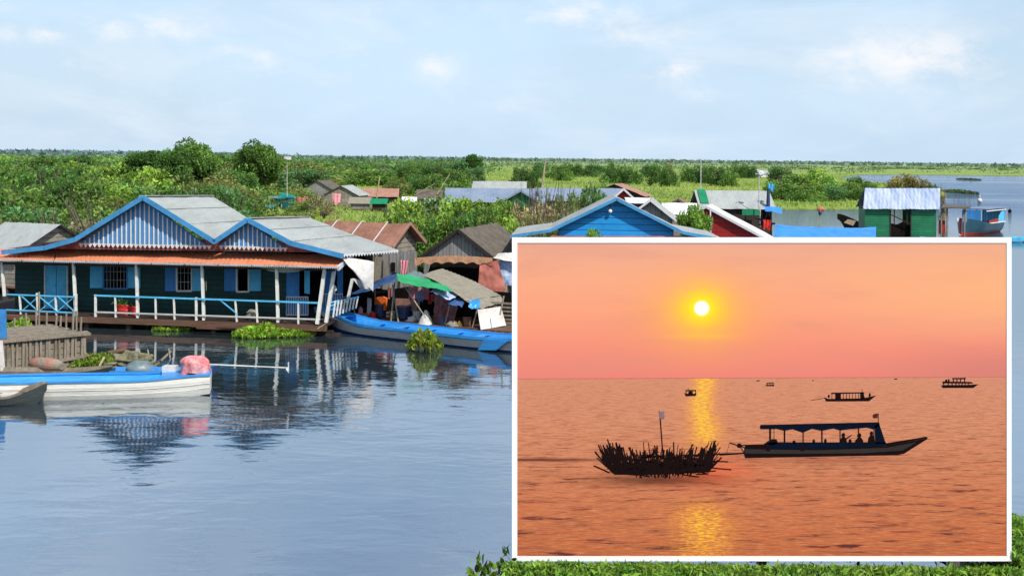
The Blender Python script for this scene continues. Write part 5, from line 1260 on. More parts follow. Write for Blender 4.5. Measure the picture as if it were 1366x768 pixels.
mass('distant_wood', [(-200, 330, 2600, 6000, 520, 11, 90, (.13, .19, .20), 60), (330, 620, 3500, 7000, 160, 9, 90, (.12, .18, .17), 30)], 8, 6, label='hazy blue-green wood along the far left horizon', cat='wood')  # distance haze is put into the blue-green leaf colours
mass('distant_wood', [(620, 1420, 6000, 12000, 300, 10, 160, (.17, .24, .20), 26)], 14, 8, label='pale hazy line of trees along the right horizon', cat='wood')  # pale leaf colour carries painted haze
# marsh grass tussocks
def in_land(x, y):
    c = False; n = len(LANDP); j = n - 1
    for i in range(n):
        a, b_ = LANDP[i], LANDP[j]
        if (a.y > y) != (b_.y > y) and x < (b_.x - a.x) * (y - a.y) / (b_.y - a.y) + a.x: c = not c
        j = i
    return c
P = []; Sz = []
for i in range(52000):
    dd = math.exp(rng.uniform(math.log(72), math.log(700))); x = (rng.uniform(300, 1400) - CX) / F * dd
    if not in_land(x, dd - .5): continue
    s = rng.uniform(.16, .36) * (dd / 130) ** .3; P.append((x, dd, zl + s * .4)); Sz.append(s)
P = np.array(P); Sz = np.array(Sz)
n_ = np.array([noise.noise(Vector((p[0] * .05, p[1] * .02, 0))) for p in P])
C = np.array([.29, .37, .085]) * (1 + n_[:, None] * .5) * rng.uniform(.8, 1.2, (len(P), 1)) * np.stack([1 + n_ * .3, np.ones(len(P)), np.ones(len(P))], 1)
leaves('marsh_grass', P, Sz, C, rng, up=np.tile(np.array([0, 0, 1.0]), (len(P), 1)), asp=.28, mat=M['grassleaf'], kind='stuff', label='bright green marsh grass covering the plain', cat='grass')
# floating water plants
def hyacinth(name, poly_px, d0, d1, n, hmax, size, lab, base=(.24, .40, .05), cat='water plant', asp=.7, seed=1, wobble=.3):
    """oval mat between picture columns, distances d0..d1"""
    rg = np.random.default_rng(seed); xa, xb = poly_px; P = []; c = at_z((xa + xb) / 2, (d0 + d1) / 2, 0)
    rx = (xb - xa) / 2 / F * d0; ry = (d1 - d0) / 2
    r = np.sqrt(rg.uniform(0, 1, n)); th = rg.uniform(0, 6.283, n); k = 1 + wobble * np.sin(th * 3 + seed) * .6
    X = r * np.cos(th) * rx * k; Y = r * np.sin(th) * ry * k
    Hh = hmax * (1 - r ** 2.5 * .75) * (.6 + .5 * np.array([noise.noise(Vector((a * 2.2, b_ * 2.2, seed))) + .5 for a, b_ in zip(X, Y)])).clip(.15, 1.2)
    Zz = Hh * rg.uniform(.15, 1, n) ** .6
    root = empty(name, c, lab, cat)
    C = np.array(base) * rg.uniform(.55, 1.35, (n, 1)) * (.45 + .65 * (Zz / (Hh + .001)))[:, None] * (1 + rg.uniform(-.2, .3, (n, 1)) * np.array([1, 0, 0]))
    br = rg.uniform(0, 1, n) < .05; C[br] = np.array([.20, .12, .05])
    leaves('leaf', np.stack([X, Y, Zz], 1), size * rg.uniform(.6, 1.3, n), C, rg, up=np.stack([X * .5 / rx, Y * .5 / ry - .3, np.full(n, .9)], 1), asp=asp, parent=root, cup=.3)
    mb = MB()
    for i in range(0, n, max(1, n // 120)): mb.tube((X[i] * .9, Y[i] * .9, -.05), (X[i], Y[i], Zz[i]), .012, .006, 4)
    mb.build('stem', mk('water_stem', (.12, .2, .03)) if 'wst' not in M else M['wst'], root)
    return root
M['wst'] = mk('water_stems', (.12, .2, .03))
hyacinth('water_hyacinth', (312, 416), 41.6, 43.6, 3400, .42, .085, 'large mat of water plants under the right half of the porch', seed=2)
hyacinth('water_hyacinth', (210, 259), 43.0, 44.3, 1100, .26, .075, 'small flat mat of water plants under the middle of the porch', seed=3)
hyacinth('water_hyacinth', (5, 44), 40.3, 42.4, 1400, .6, .085, 'leafy water plants between the porch and the top of the pen', seed=4)
hyacinth('water_hyacinth', (97, 168), 34.6, 36.8, 1700, .4, .075, 'water plants between the pen and the fishing net', base=(.22, .34, .05), seed=5)
hyacinth('water_hyacinth', (192, 202), 43.8, 44.2, 120, .35, .05, 'tiny sprig of water plant below the porch left of the middle mat', seed=8)
hyacinth('water_hyacinth', (546, 592), 38.9, 40.1, 520, .75, .11, 'upright yellow-green water plant floating against the long blue boat', base=(.26, .36, .05), seed=6, asp=.4)
hyacinth('water_grass', (1284, 1300), 515, 540, 400, .5, .5, 'thin strip of floating grass far out on the right lake', base=(.10, .16, .05), seed=9, asp=.3, wobble=0)
hyacinth('water_grass', (1272, 1287), 262, 285, 600, .6, .4, 'floating grass islet on the right lake nearer the river boat', base=(.11, .18, .05), seed=10, asp=.3, wobble=0)
# near bank: floating mat of leafy weed in front of and right of the panel
PD = 18.1
def bank_h(x, y):
    lim = 6.3 - .3345 * y - .012 if y < PD + .15 and x < 7.62 else .5
    return max(.05, min(.46 + .22 * noise.noise(Vector((x * 2.6, y * 2.6, 0))) , lim * (.97 + .05 * noise.noise(Vector((x * 2.5, y * 2, 7))))))
def sampler(n, x0, x1, y0, y1, edge):
    out = []
    while len(out) < n:
        x = rng.uniform(x0, x1); y = rng.uniform(y0, y1)
        if edge(x, y): out.append((x, y))
    return out
def edge(x, y):
    left = -.10 + (y - 16) * .02 + .18 * noise.noise(Vector((y * 2, 3, 0)))
    if x < left: return False
    if y > PD - .02 and x < 7.45: return y < PD + .5 and noise.noise(Vector((x * 3, y * 3, 5))) > .1
    back = 18.0 if x < 7.45 else 20.3 + .25 * noise.noise(Vector((x * 2, 0, 0)))
    return y < back
xy = sampler(46000, -.3, 11.5, 16.0, 20.7, edge)
P = np.zeros((len(xy), 3)); 
for i, (x, y) in enumerate(xy): P[i] = (x, y, bank_h(x, y) * (1 - abs(rng.normal()) * .22))
P[:, 2] = np.clip(P[:, 2], .01, 1)
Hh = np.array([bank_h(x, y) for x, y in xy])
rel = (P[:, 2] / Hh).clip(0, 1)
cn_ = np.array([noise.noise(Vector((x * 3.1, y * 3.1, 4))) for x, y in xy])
C = np.array([.15, .28, .04]) * rng.uniform(.45, 1.6, (len(P), 1)) * (.12 + .95 * rel ** 2)[:, None] * (1 + cn_[:, None] * np.array([.6, .25, .2]))  # low leaves darkened, painting shade into the gaps
lt = rng.uniform(0, 1, len(P)) < .06; C[lt] = np.array([.24, .34, .09]) * rng.uniform(.7, 1.2, (lt.sum(), 1))
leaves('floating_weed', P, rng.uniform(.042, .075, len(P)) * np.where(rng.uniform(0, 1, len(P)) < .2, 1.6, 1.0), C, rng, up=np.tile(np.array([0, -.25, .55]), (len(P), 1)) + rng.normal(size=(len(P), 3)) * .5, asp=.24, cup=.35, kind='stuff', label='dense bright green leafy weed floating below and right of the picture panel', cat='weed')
m_ = mk('weed_root_mat', (.02, .035, .012), var=.4, scale=6, rough=.95)
mb = MB(); mb.grid(lambda u, v: Vector((-.05 + 11.5 * u, 15.9 + 2.1 * v, .03 + .07 * noise.noise(Vector((u * 40, v * 8, 0))))), 60, 12); mb.grid(lambda u, v: Vector((7.65 + 3.8 * u, 18.0 + 2.2 * v, .03 + .05 * noise.noise(Vector((u * 20, v * 8, 0))))), 30, 12)
tag(mb.build('root_mat', m_), kind='structure')
# broad leaved plants at its left end
def broadplant(px, ptop, d, n, size, lab, dark=.3, seed=0, spread=.16):
    rg = np.random.default_rng(seed); c = at_z(px, d, 0); top = at(px, ptop, d).z; root = empty('broad_leaf_plant', c, lab, 'water plant')
    th = rg.uniform(0, 6.283, n); r = rg.uniform(.1, 1, n) * spread; hz_ = top * (1 - r / spread * .4) * rg.uniform(.55, 1, n); hz_[0] = top - size * .6
    P = np.stack([np.cos(th) * r, np.sin(th) * r, hz_], 1)
    C = np.array([.16, .27, .03]) * rg.uniform(.5, 1.5, (n, 1)); k = rg.uniform(0, 1, n) < dark; C[k] = np.array([.06, .05, .02]) * rg.uniform(.6, 1.8, (k.sum(), 1))
    mb = MB(); M['pl'] = M['wst']
    for i in range(n):
        p = Vector(P[i]); mb.tube((0, 0, -.05), p * .6 + Z * .05, .009, .007, 5); mb.tube(p * .6 + Z * .05, p - Z * size * .5, .007, .005, 5)
    mb.build('stem', M['wst'], root)
    # round leaves built as 8-gons
    V = []; Fc = []; cols = []
    for i in range(n):
        p = Vector(P[i]); s = size * rg.uniform(.6, 1.2); t_ = Vector((P[i][0] * 2 + rg.normal() * .4, P[i][1] * 2 - .3 + rg.normal() * .4, .9)).normalized(); b_ = t_.cross(Vector(rg.normal(size=3))).normalized(); nn = t_.cross(b_)
        ring = [p + t_ * s * math.cos(a) * (1.0 if math.cos(a) > 0 else .8) + b_ * s * .62 * math.sin(a) * (1 - .25 * math.cos(a)) + nn * s * .25 * math.sin(a) ** 2 for a in [6.283 * j / 10 for j in range(10)]]
        b0 = len(V); V += ring + [p]; Fc += [[b0 + j, b0 + (j + 1) % 10, b0 + 10] for j in range(10)]; cols += [C[i]] * 11
    me = bpy.data.meshes.new('leaf'); me.from_pydata([tuple(v) for v in V], [], Fc); ca = me.color_attributes.new('tint', 'FLOAT_COLOR', 'POINT')
    ca.data.foreach_set('color', np.concatenate([np.array(cols), np.ones((len(cols), 1))], 1).astype(np.float32).reshape(-1)); me.materials.append(M['leaf'])
    me.polygons.foreach_set('use_smooth', [True] * len(Fc))
    o = bpy.data.objects.new('leaf', me); col.objects.link(o); o.parent = root
broadplant(647, 736, 17.55, 16, .075, 'tallest broad leaved plant with dark tips at the left end of the weed mat', .3, 1)
broadplant(634, 746, 17.3, 9, .06, 'leftmost broad leaved plant beside the open water', .2, 2, .10)
broadplant(662, 744, 17.4, 15, .07, 'bright broad leaved plant between the tall one and the brown tipped one', .15, 3)
broadplant(679, 741, 17.7, 14, .065, 'brown tipped broad leaved plant just left of the panel corner', .6, 4)
for i, (px, s) in enumerate(((697, 5), (712, 6), (655, 7))): broadplant(px, 753, 17.35, 12, .06, ['broad leaved plant under the lower left corner of the panel', 'second broad leaved plant under the panel, merging into the weed', 'low broad leaved plant in front of the tallest one'][i], .35, s)
# ================================================================== the picture panel (a big framed print standing in the water)
bbd = empty('picture_panel', at(1016, 533, PD + .4) * 1, 'very large white framed sunset picture standing over the weed at the lower right', 'picture'); bbd.location.z = 0
def Q(px, py, k=0.0): return at(px, py, PD - k)          # k = how far proud of the board, metres
FY = Vector((0, 1, 0))
mb = MB(); mb.prism([Q(684.5, 746), Q(1348, 746), Q(1348, 319), Q(684.5, 319)], FY * .06); mb.build('back_board', M['greywood'], bbd)
M['frame'] = bpy.data.materials.new('white_frame_paint'); t = NT(M['frame']); oc = t.n('ShaderNodeTexCoord').outputs['Object']
t.out(t.bsdf(t.mix(t.noise(oc, 2, 3), (.93, .93, .92), (.97, .97, .96)), .6, .2))
mb = MB()
o_, i_ = (683, 317, 1349.5, 748), (690, 324, 1343, 741.5)
mb.prism([Q(o_[0], o_[3], .014), Q(o_[2], o_[3], .014), Q(o_[2], i_[3], .014), Q(o_[0], i_[3], .014)], FY * .07)
mb.prism([Q(o_[0], i_[1], .014), Q(o_[2], i_[1], .014), Q(o_[2], o_[1], .014), Q(o_[0], o_[1], .014)], FY * .07)
mb.prism([Q(o_[0], i_[3], .014), Q(i_[0], i_[3], .014), Q(i_[0], i_[1], .014), Q(o_[0], i_[1], .014)], FY * .07)
mb.prism([Q(i_[2], i_[3], .014), Q(o_[2], i_[3], .014), Q(o_[2], i_[1], .014), Q(i_[2], i_[1], .014)], FY * .07)
mb.build('frame', M['frame'], bbd)
for px in (760, 1016, 1272):
    b0 = Q(px, 748, -1.1); mb = MB(); mb.beam(Vector((b0.x, b0.y, -1.5)), Vector((b0.x, b0.y, 4.2)), .14, .14, up=FY); mb.build('post', M['greywood'], bbd)
    mb = MB()
    for z in (1.0, 3.6): mb.beam(Vector((b0.x, b0.y, z)), Vector((b0.x, PD + .06, z)), .09, .09)
    mb.build('bracket', M['greywood'], bbd)
# print materials, laid out by UV = (column, row) of the print
def uvmesh(o, fn):
    me = o.data; uv = me.uv_layers.new(name='UVMap'); off = wloc(o)
    for l in me.loops:
        uv.data[l.index].uv = fn(Vector(me.vertices[l.vertex_index].co) + off)
def topx(P):
    r = (P - CAM) / P.y; u = r.x * cr + r.z * sr; v = -r.x * sr + r.z * cr
    return ((CX + u * F) / 1000.0, (CY - v * F) / 1000.0)
K = .95
def pc(r, g, b): return tuple(min(.98, x * K) for x in lin(r, g, b))
m = bpy.data.materials.new('printed_sunset_sky'); t = NT(m)
uv = t.n('ShaderNodeUVMap'); sp = t.n('ShaderNodeSeparateXYZ'); t.put(sp.inputs[0], uv.outputs[0]); X_, Y_ = sp.outputs[0], sp.outputs[1]
rp = t.n('ShaderNodeValToRGB'); t.put(rp.inputs[0], t.m('DIVIDE', t.m('SUBTRACT', Y_, .324), .181))
stops = [(0, (231, 165, 138)), (.25, (243, 166, 128)), (.5, (246, 158, 122)), (.75, (240, 142, 116)), (1, (232, 128, 114))]
cr_ = rp.color_ramp; cr_.elements[0].position = 0; cr_.elements[0].color = (*pc(*stops[0][1]), 1); cr_.elements[1].position = 1; cr_.elements[1].color = (*pc(*stops[-1][1]), 1)
for p_, c_ in stops[1:-1]: e_ = cr_.elements.new(p_); e_.color = (*pc(*c_), 1)
c = rp.outputs[0]
w_ = t.noise(t.mapping(uv.outputs[0], (3, 14, 1)), 1.6, 4, .55, .4)
c = t.mix(t.m('MULTIPLY', t.step(w_, .45, .7), .30), c, pc(214, 140, 122))
c = t.mix(t.m('MULTIPLY', t.m('MULTIPLY', t.step(X_, 1.02, 1.33), t.step(t.m('ABSOLUTE', t.m('SUBTRACT', Y_, .385)), .09, .0)), .75), c, pc(247, 176, 124))
c = t.mix(t.m('MULTIPLY', t.m('MULTIPLY', t.step(X_, 1.1, 1.34), t.step(Y_, .44, .5)), .7), c, pc(205, 124, 112))
def rad(x0, y0, sx, sy):
    dx = t.m('DIVIDE', t.m('SUBTRACT', X_, x0), sx); dy = t.m('DIVIDE', t.m('SUBTRACT', Y_, y0), sy)
    return t.m('EXPONENT', t.m('MULTIPLY', t.m('ADD', t.m('MULTIPLY', dx, dx), t.m('MULTIPLY', dy, dy)), -1.0))
c = t.mix(t.m('MULTIPLY', rad(.936, .418, .075, .052), .6), c, pc(252, 170, 70))
c = t.mix(t.m('MULTIPLY', rad(.936, .448, .040, .004), .35), c, pc(255, 200, 50))
c = t.mix(t.m('MULTIPLY', t.m('MULTIPLY', rad(.936, .411, .037, .030), t.m('ADD', .55, t.m('MULTIPLY', w_, .85))), .98), c, pc(255, 208, 10))
c = t.mix(t.m('MULTIPLY', rad(.936, .411, .018, .016), .9), c, pc(255, 240, 40))
rr_ = t.m('SQRT', t.m('ADD', t.m('POWER', t.m('SUBTRACT', X_, .936), 2.0), t.m('POWER', t.m('SUBTRACT', Y_, .411), 2.0)))
c = t.mix(t.step(rr_, .0118, .0068), c, (.98, .98, .93))
t.out(t.bsdf(c, .9, .05)); M['psky'] = m
m = bpy.data.materials.new('printed_sunset_sea'); t = NT(m)
uv = t.n('ShaderNodeUVMap'); sp = t.n('ShaderNodeSeparateXYZ'); t.put(sp.inputs[0], uv.outputs[0]); X_, Y_ = sp.outputs[0], sp.outputs[1]
dyh = t.m('ADD', t.m('SUBTRACT', Y_, .504), .012); inv = t.m('DIVIDE', 1.0, dyh)
pxx = t.m('MULTIPLY', t.m('SUBTRACT', X_, .936), inv); pv = t.comb(t.m('MULTIPLY', pxx, 1.0), t.m('MULTIPLY', inv, 1.25), 0.0)
rp = t.n('ShaderNodeValToRGB'); t.put(rp.inputs[0], t.m('DIVIDE', t.m('SUBTRACT', Y_, .504), .238)); cr_ = rp.color_ramp
stops = [(0, (224, 152, 120)), (.2, (220, 148, 112)), (.45, (212, 136, 98)), (.7, (204, 120, 80)), (1, (192, 106, 66))]
cr_.elements[0].color = (*pc(*stops[0][1]), 1); cr_.elements[1].position = 1; cr_.elements[1].color = (*pc(*stops[-1][1]), 1)
for p_, c_ in stops[1:-1]: e_ = cr_.elements.new(p_); e_.color = (*pc(*c_), 1)
c = rp.outputs[0]
n1 = t.noise(t.mapping(pv, (.6, 1.2, 1)), 5.0, 6, .62, .3); n2 = t.noise(t.mapping(pv, (1, 1.5, 1), (4, 8, 0)), 2.2, 4, .6, .3); n3 = t.noise(t.mapping(uv.outputs[0], (60, 500, 1)), 1.0, 3, .6)
dep = t.step(Y_, .50, .64)
c = t.mix(t.m('MULTIPLY', t.step(n2, .48, .66), .24), c, pc(218, 96, 60))
c = t.mix(t.m('MULTIPLY', t.step(n3, .5, .7), .30), c, pc(150, 90, 76))
c = t.mix(t.m('MULTIPLY', t.step(n1, .47, .60), .48), c, pc(150, 84, 62))
n4 = t.noise(t.mapping(pv, (.7, 2.4, 1), (9, 2, 0)), 16.0, 4, .65)
c = t.mix(t.m('MULTIPLY', t.step(n4, .50, .64), .55), c, pc(140, 74, 56))
c = t.mix(t.m('MULTIPLY', t.step(n4, .47, .34), .5), c, pc(240, 160, 112))
dk = t.m('MULTIPLY', t.step(t.m('ADD', t.m('MULTIPLY', n1, .60), t.m('ADD', t.m('MULTIPLY', n2, .22), t.m('MULTIPLY', n4, .18))), .545, .62), t.m('ADD', .35, t.m('MULTIPLY', dep, .55)))
c = t.mix(dk, c, pc(86, 44, 48))
# glitter path
gw = t.m('ADD', .017, t.m('MULTIPLY', t.step(Y_, .504, .72), .020))
gx = t.m('DIVIDE', t.m('SUBTRACT', X_, t.m('ADD', .938, t.m('MULTIPLY', t.m('SINE', t.m('MULTIPLY', Y_, 90.0)), .003))), gw)
ge = t.m('EXPONENT', t.m('MULTIPLY', t.m('MULTIPLY', gx, gx), -1.0))
band = t.m('ADD', t.step(Y_, .612, .575), t.m('MULTIPLY', t.m('MULTIPLY', t.step(Y_, .655, .69), t.step(Y_, .80, .70)), .80))
gl = t.m('MULTIPLY', ge, band)
sparkle = t.m('ADD', t.m('MULTIPLY', t.noise(t.mapping(pv, (1.0, 3.2, 1)), 13.0, 4, .7), .55), t.m('MULTIPLY', t.noise(t.mapping(uv.outputs[0], (130, 620, 1)), 1.0, 3, .7), .45))
c = t.mix(t.m('MULTIPLY', gl, t.step(sparkle, .36, .58)), c, pc(246, 150, 66))
c = t.mix(t.m('MULTIPLY', gl, t.step(t.m('ADD', sparkle, t.m('MULTIPLY', gl, .075)), .545, .60)), c, pc(255, 204, 50))
c = t.mix(t.m('MULTIPLY', rad(.945, .628, .06, .018), .45), c, pc(240, 80, 40))
c = t.mix(t.m('MULTIPLY', rad(1.1, .613, .14, .007), .35), c, pc(110, 50, 44))
c = t.mix(t.m('MULTIPLY', rad(.876, .640, .085, .008), .8), c, pc(60, 26, 24))
c = t.mix(t.m('MULTIPLY', rad(.72, .613, .10, .0022), .95), c, pc(92, 46, 44))
t.out(t.bsdf(c, .9, .05)); M['psea'] = m
hy = lambda px: 505 - (px - 690) * 2.6 / 653
mb = MB(); mb.prism([Q(689, hy(689), .004), Q(1344, hy(1344), .004), Q(1344, 323, .004), Q(689, 323, .004)], FY * .003)
sk = mb.build('sunset_picture', M['psky'], bbd); uvmesh(sk, topx)
mb = MB(); mb.prism([Q(689, 742.5, .004), Q(1344, 742.5, .004), Q(1344, hy(1344), .004), Q(689, hy(689), .004)], FY * .003)
se = mb.build('printed_sea', M['psea'], sk); uvmesh(se, topx)
mb = MB(); mb.prism([Q(690, 505.4, .005), Q(1343, 502.8, .005), Q(1343, 502.0, .005), Q(690, 504.6, .005)], FY * .001)
def ink(name, c, v=.25):
    m = bpy.data.materials.new(name); t = NT(m); n_ = t.noise(t.n('ShaderNodeTexCoord').outputs['Object'], 12, 4, .6)
    t.out(t.bsdf(t.mix(n_, tuple(x * (1 - v) for x in c), tuple(x * (1 + v) for x in c)), 1.0, 0.0)); return m
M['kblack'] = ink('printed_black', (.012, .006, .006)); M['kblue'] = ink('printed_night_blue', (.004, .008, .020)); M['kgrey'] = ink('printed_hull_grey', (.034, .028, .026)); M['khor'] = ink('printed_horizon', lin(196, 110, 96)); M['kwhite'] = ink('printed_grey_flag', (.22, .16, .17)); M['kbrown'] = ink('printed_dark_red', (.08, .02, .02))
mb.build('printed_horizon', M['khor'], sk)
def P2(mb, pts_, k=.007, z0=None, i=0):
    mb.mat(i); mb.prism([Q(x, y, k) for x, y in pts_], FY * .002); return mb
def L2(mb, x0, y0, x1, y1, w, k=.007, i=0):
    dx, dy = x1 - x0, y1 - y0; l = math.hypot(dx, dy) or 1; nx, ny = -dy / l * w / 2, dx / l * w / 2
    return P2(mb, [(x0 + nx, y0 + ny), (x1 + nx, y1 + ny), (x1 - nx, y1 - ny), (x0 - nx, y0 - ny)], k, i=i)
def E2_(mb, x, y, rx, ry, k=.008, i=0, n=12): return P2(mb, [(x + rx * math.cos(6.283 * j / n), y + ry * math.sin(6.283 * j / n)) for j in range(n)], k, i=i)
def zz(sx, ox, oy): return lambda lst: [(ox + x / sx, oy + y / sx) for x, y in lst]
INK = [M['kblack'], M['kblue'], M['kgrey'], M['kwhite'], M['kbrown']]
z = zz(4.71, 960, 540); zx = lambda x: 960 + x / 4.71; zy = lambda y: 540 + y / 4.71
mb = MB()
P2(mb, z([(155, 262), (300, 262), (1040, 258), (1290, 210), (1306, 200), (1306, 212), (1160, 304), (1115, 314), (700, 322), (160, 332), (153, 310)]), .006, i=0)
P2(mb, z([(160, 248), (290, 246), (1040, 240), (1300, 198), (1300, 206), (1050, 256), (300, 262), (160, 262)]), .008, i=0)
P2(mb, z([(285, 250), (330, 233), (1045, 233), (1045, 256), (640, 274), (300, 272)]), .009, i=1)
P2(mb, z([(158, 276), (600, 284), (1050, 268), (1240, 232), (1150, 285), (900, 302), (500, 306), (158, 304)]), .010, i=2)
for x in (305, 520): E2_(mb, zx(x), zy(275), 3.6, 3.2, .011, 0)
bt_ = mb.build('tour_boat', INK, sk, label='large dark tour boat with blue canopy in the sunset picture')
mb = MB()
top = [(252, 134), (258, 124), (440, 120), (700, 116), (1000, 108), (1006, 118), (1003, 130)]
bot = []; xs = [(968, 152), (925, 140), (870, 146), (820, 150), (757, 158), (715, 146), (643, 160), (580, 148), (525, 172), (500, 165), (460, 150), (408, 160), (360, 148), (315, 150), (258, 150)]
P2(mb, z(top + xs), .009, i=1); P2(mb, z([(255, 130), (1000, 113), (1000, 107), (440, 120), (258, 124)]), .011, i=0)
P2(mb, z([(975, 128), (1003, 118), (1045, 242), (978, 242)]), .009, i=1)
mb.build('canopy', INK, sk)
for x, w in ((315, 6), (322, 3), (342, 2), (408, 9), (525, 6), (643, 8), (757, 5), (873, 6), (970, 4)): mb = MB(); L2(mb, zx(x), zy(146), zx(x), zy(240), w / 4.71 + .15, .008); mb.build('canopy_post', INK, sk)
mb = MB()
L2(mb, zx(62), zy(236), zx(160), zy(268), 1.4); L2(mb, zx(122), zy(250), zx(156), zy(302), 1.2); E2_(mb, zx(124), zy(254), 3.4, 3.0); L2(mb, zx(62), zy(240), zx(45), zy(300), .4); L2(mb, zx(0), zy(312), zx(150), zy(302), 1.8); L2(mb, zx(120), zy(258), zx(160), zy(250), 1.5)
P2(mb, z([(275, 246), (300, 228), (330, 214), (358, 214), (368, 240), (340, 250)]), .009)
for (x, y, r) in ((468, 234, 10), (592, 228, 8), (665, 224, 8), (820, 226, 9)): E2_(mb, zx(x), zy(y), r / 4.71, 3.0, .009)
mb.build('outboard_motor', INK, sk)
def person2(hx, hy, s, arm=0):
    mb = MB(); E2_(mb, zx(hx), zy(hy), 2.3 * s, 2.7 * s, .012)
    P2(mb, [(zx(hx) - 1.2, zy(hy) + 2), (zx(hx) + 1.4, zy(hy) + 2), (zx(hx) + 4.0 * s, zy(hy) + 6), (zx(hx) + 4.8 * s, zy(236)), (zx(hx) - 5.5 * s, zy(236)), (zx(hx) - 4.2 * s, zy(hy) + 6)], .011)
    if arm: P2(mb, [(zx(hx) + 2, zy(hy) + 5.0), (zx(hx + 45), zy(hy + 2)), (zx(hx + 52), zy(hy - 1)), (zx(hx + 52), zy(hy + 4)), (zx(hx + 45), zy(hy + 9)), (zx(hx) + 2, zy(hy) + 7.4)], .0115)
    mb.build('passenger', INK, sk)
person2(778, 187, 1, 1); person2(878, 190, 1.15); person2(955, 176, .95)
mb = MB(); L2(mb, zx(997), zy(52), zx(997), zy(112), .8); P2(mb, z([(962, 62), (975, 54), (994, 53), (992, 80), (975, 82), (963, 78)]), .008, i=4); mb.build('flag', INK, sk)
# the brush pile
r_ = random.Random(4); z = zz(4.517, 780, 490)
mb = MB()
P2(mb, z([(140, 590), (230, 570), (330, 578), (470, 566), (620, 572), (740, 566), (790, 580), (740, 625), (640, 634), (420, 645), (180, 645), (150, 620)]), .006)
for i in range(330):
    f = r_.random(); x = 820 + (f - .5) * 30; xc = 80 + f * 720
    lean = (f - .5) * 90 + r_.uniform(-22, 22); yb = r_.uniform(600, 668) - (abs(f - .5) * 2) ** 3 * 60; ln = r_.uniform(50, 150) * (.75 + .35 * r_.random())
    xb = 470 + (xc - 470) * .88; L2(mb, 780 + xb / 4.517, 490 + yb / 4.517, 780 + (xb + lean) / 4.517, 490 + (yb - ln) / 4.517, r_.uniform(.7, 1.7), .007 + i * 1e-5)
for i in range(70):
    x0 = r_.uniform(120, 700); y0 = r_.uniform(530, 650); L2(mb, 780 + x0 / 4.517, 490 + y0 / 4.517, 780 + (x0 + r_.uniform(40, 150)) / 4.517, 490 + (y0 + r_.uniform(-30, 30)) / 4.517, 1.3, .0095)
for (x0, y0, x1, y1, w) in ((55, 590, 150, 632, 1.6), (62, 505, 130, 590, 1.8), (730, 600, 885, 614, 1.3), (700, 560, 865, 566, 1.3), (600, 540, 655, 462, 1.4), (640, 560, 745, 466, 1.3), (740, 630, 825, 540, 2), (265, 480, 330, 600, 1.6), (160, 490, 230, 600, 1.5), (540, 530, 960, 515, 1.6), (434, 478, 440, 600, 1.6), (100, 495, 150, 600, 1.6)):
    L2(mb, 780 + x0 / 4.517, 490 + y0 / 4.517, 780 + x1 / 4.517, 490 + y1 / 4.517, w, .0098)
mb.build('brush_pile', INK, sk, label='dark pile of upright branches in the water of the sunset picture')
mb = MB(); L2(mb, 780 + 455 / 4.517, 490 + 300 / 4.517, 780 + 473 / 4.517, 490 + 540 / 4.517, 1.4, .0100); P2(mb, z([(447, 258), (458, 264), (480, 262), (480, 306), (455, 308)]), .0105, i=3); mb.build('flag_pole', INK, sk)
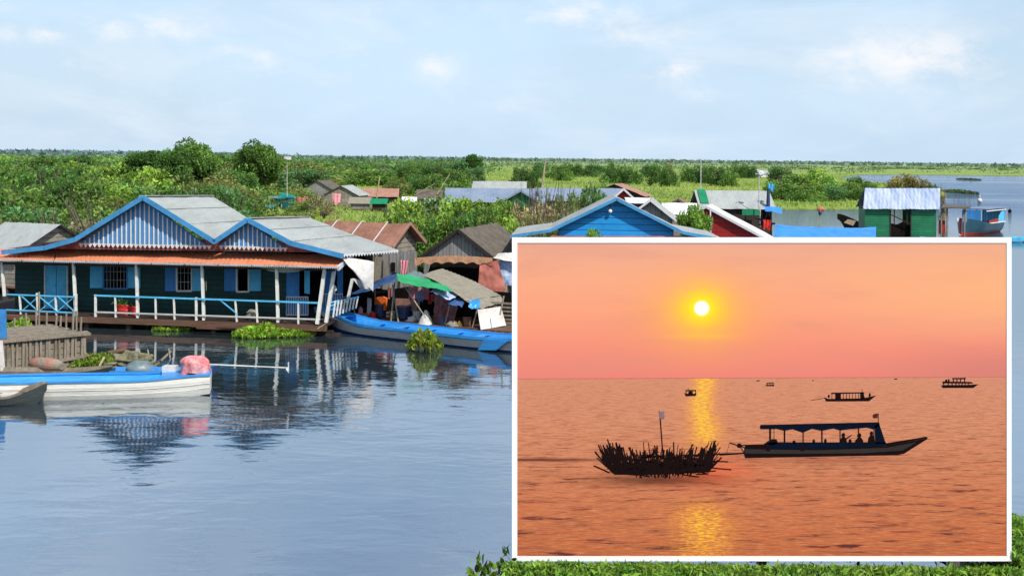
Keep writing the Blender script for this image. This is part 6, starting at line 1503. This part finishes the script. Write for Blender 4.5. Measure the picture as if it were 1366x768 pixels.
# smaller boats
z = zz(2.931, 900, 490); sx = lambda x: 900 + x / 2.931; sy = lambda y: 490 + y / 2.931
mb = MB()
P2(mb, z([(585, 116), (600, 122), (735, 120), (788, 109), (760, 131), (592, 132)])); P2(mb, z([(612, 98), (742, 96), (742, 100), (612, 103)])); P2(mb, z([(628, 100), (650, 100), (650, 122), (628, 122)])); P2(mb, z([(726, 98), (738, 97), (744, 122), (726, 122)]))
for x in (615, 660, 672, 684, 696, 708, 720): L2(mb, sx(x), sy(100), sx(x), sy(122), .6)
L2(mb, sx(733), sy(84), sx(733), sy(97), .6); L2(mb, sx(534), sy(128), sx(590), sy(118), .5); E2_(mb, sx(603), sy(112), 1.3, 2.2); E2_(mb, sx(763), sy(107), 1.3, 2.6)
mb.build('roofed_boat', INK, sk, label='low roofed boat, middle distance of the sunset picture')
mb = MB()
P2(mb, z([(1042, 70), (1060, 68), (1140, 68), (1188, 65), (1168, 79), (1048, 79)]), i=0); P2(mb, z([(1048, 54), (1160, 56), (1168, 62), (1046, 61)]), i=1); P2(mb, z([(1085, 41), (1138, 40), (1138, 45), (1085, 45)]), i=1)
for x in (1052, 1070, 1085, 1100, 1112, 1124, 1136, 1148): L2(mb, sx(x), sy(56), sx(x), sy(70), 1.1)
for x in (1090, 1104, 1118, 1134): L2(mb, sx(x), sy(43), sx(x), sy(56), 1.2)
E2_(mb, sx(1062), sy(52), 1.5, 2); E2_(mb, sx(1072), sy(50), 1.2, 2); L2(mb, sx(1134), sy(37), sx(1134), sy(43), .5)
mb.build('double_deck_boat', INK, sk, label='double-decked boat at the right of the sunset picture')
mb = MB()
P2(mb, z([(38, 98), (45, 102), (75, 102), (85, 98), (83, 110), (43, 112)])); P2(mb, z([(42, 88), (84, 87), (84, 91), (42, 92)]))
for x in (45, 58, 70, 82): L2(mb, sx(x), sy(88), sx(x), sy(102), .8)
L2(mb, sx(53), sy(80), sx(53), sy(88), .6); E2_(mb, sx(62), sy(98), 3, 2); mb.build('small_boat', INK, sk, label='small boat beside the glitter path')
mb = MB(); P2(mb, z([(355, 66), (360, 68), (385, 67), (391, 64), (388, 72), (358, 72)])); P2(mb, z([(360, 59), (388, 58), (388, 61), (360, 62)])); L2(mb, sx(362), sy(60), sx(362), sy(68), .7); L2(mb, sx(384), sy(60), sx(384), sy(68), .7); L2(mb, sx(373), sy(60), sx(373), sy(68), .6); mb.build('small_boat', INK, sk, label='tiny roofed boat right of the glitter path')
for (x0, x1, y) in ((320, 334, 51), (537, 545, 50), (858, 872, 44)):
    mb = MB(); P2(mb, z([(x0, y - 1), (x1, y - 1.5), (x1 - 3, y + 2), (x0 + 2, y + 2)])); mb.build('distant_boat', INK, sk)
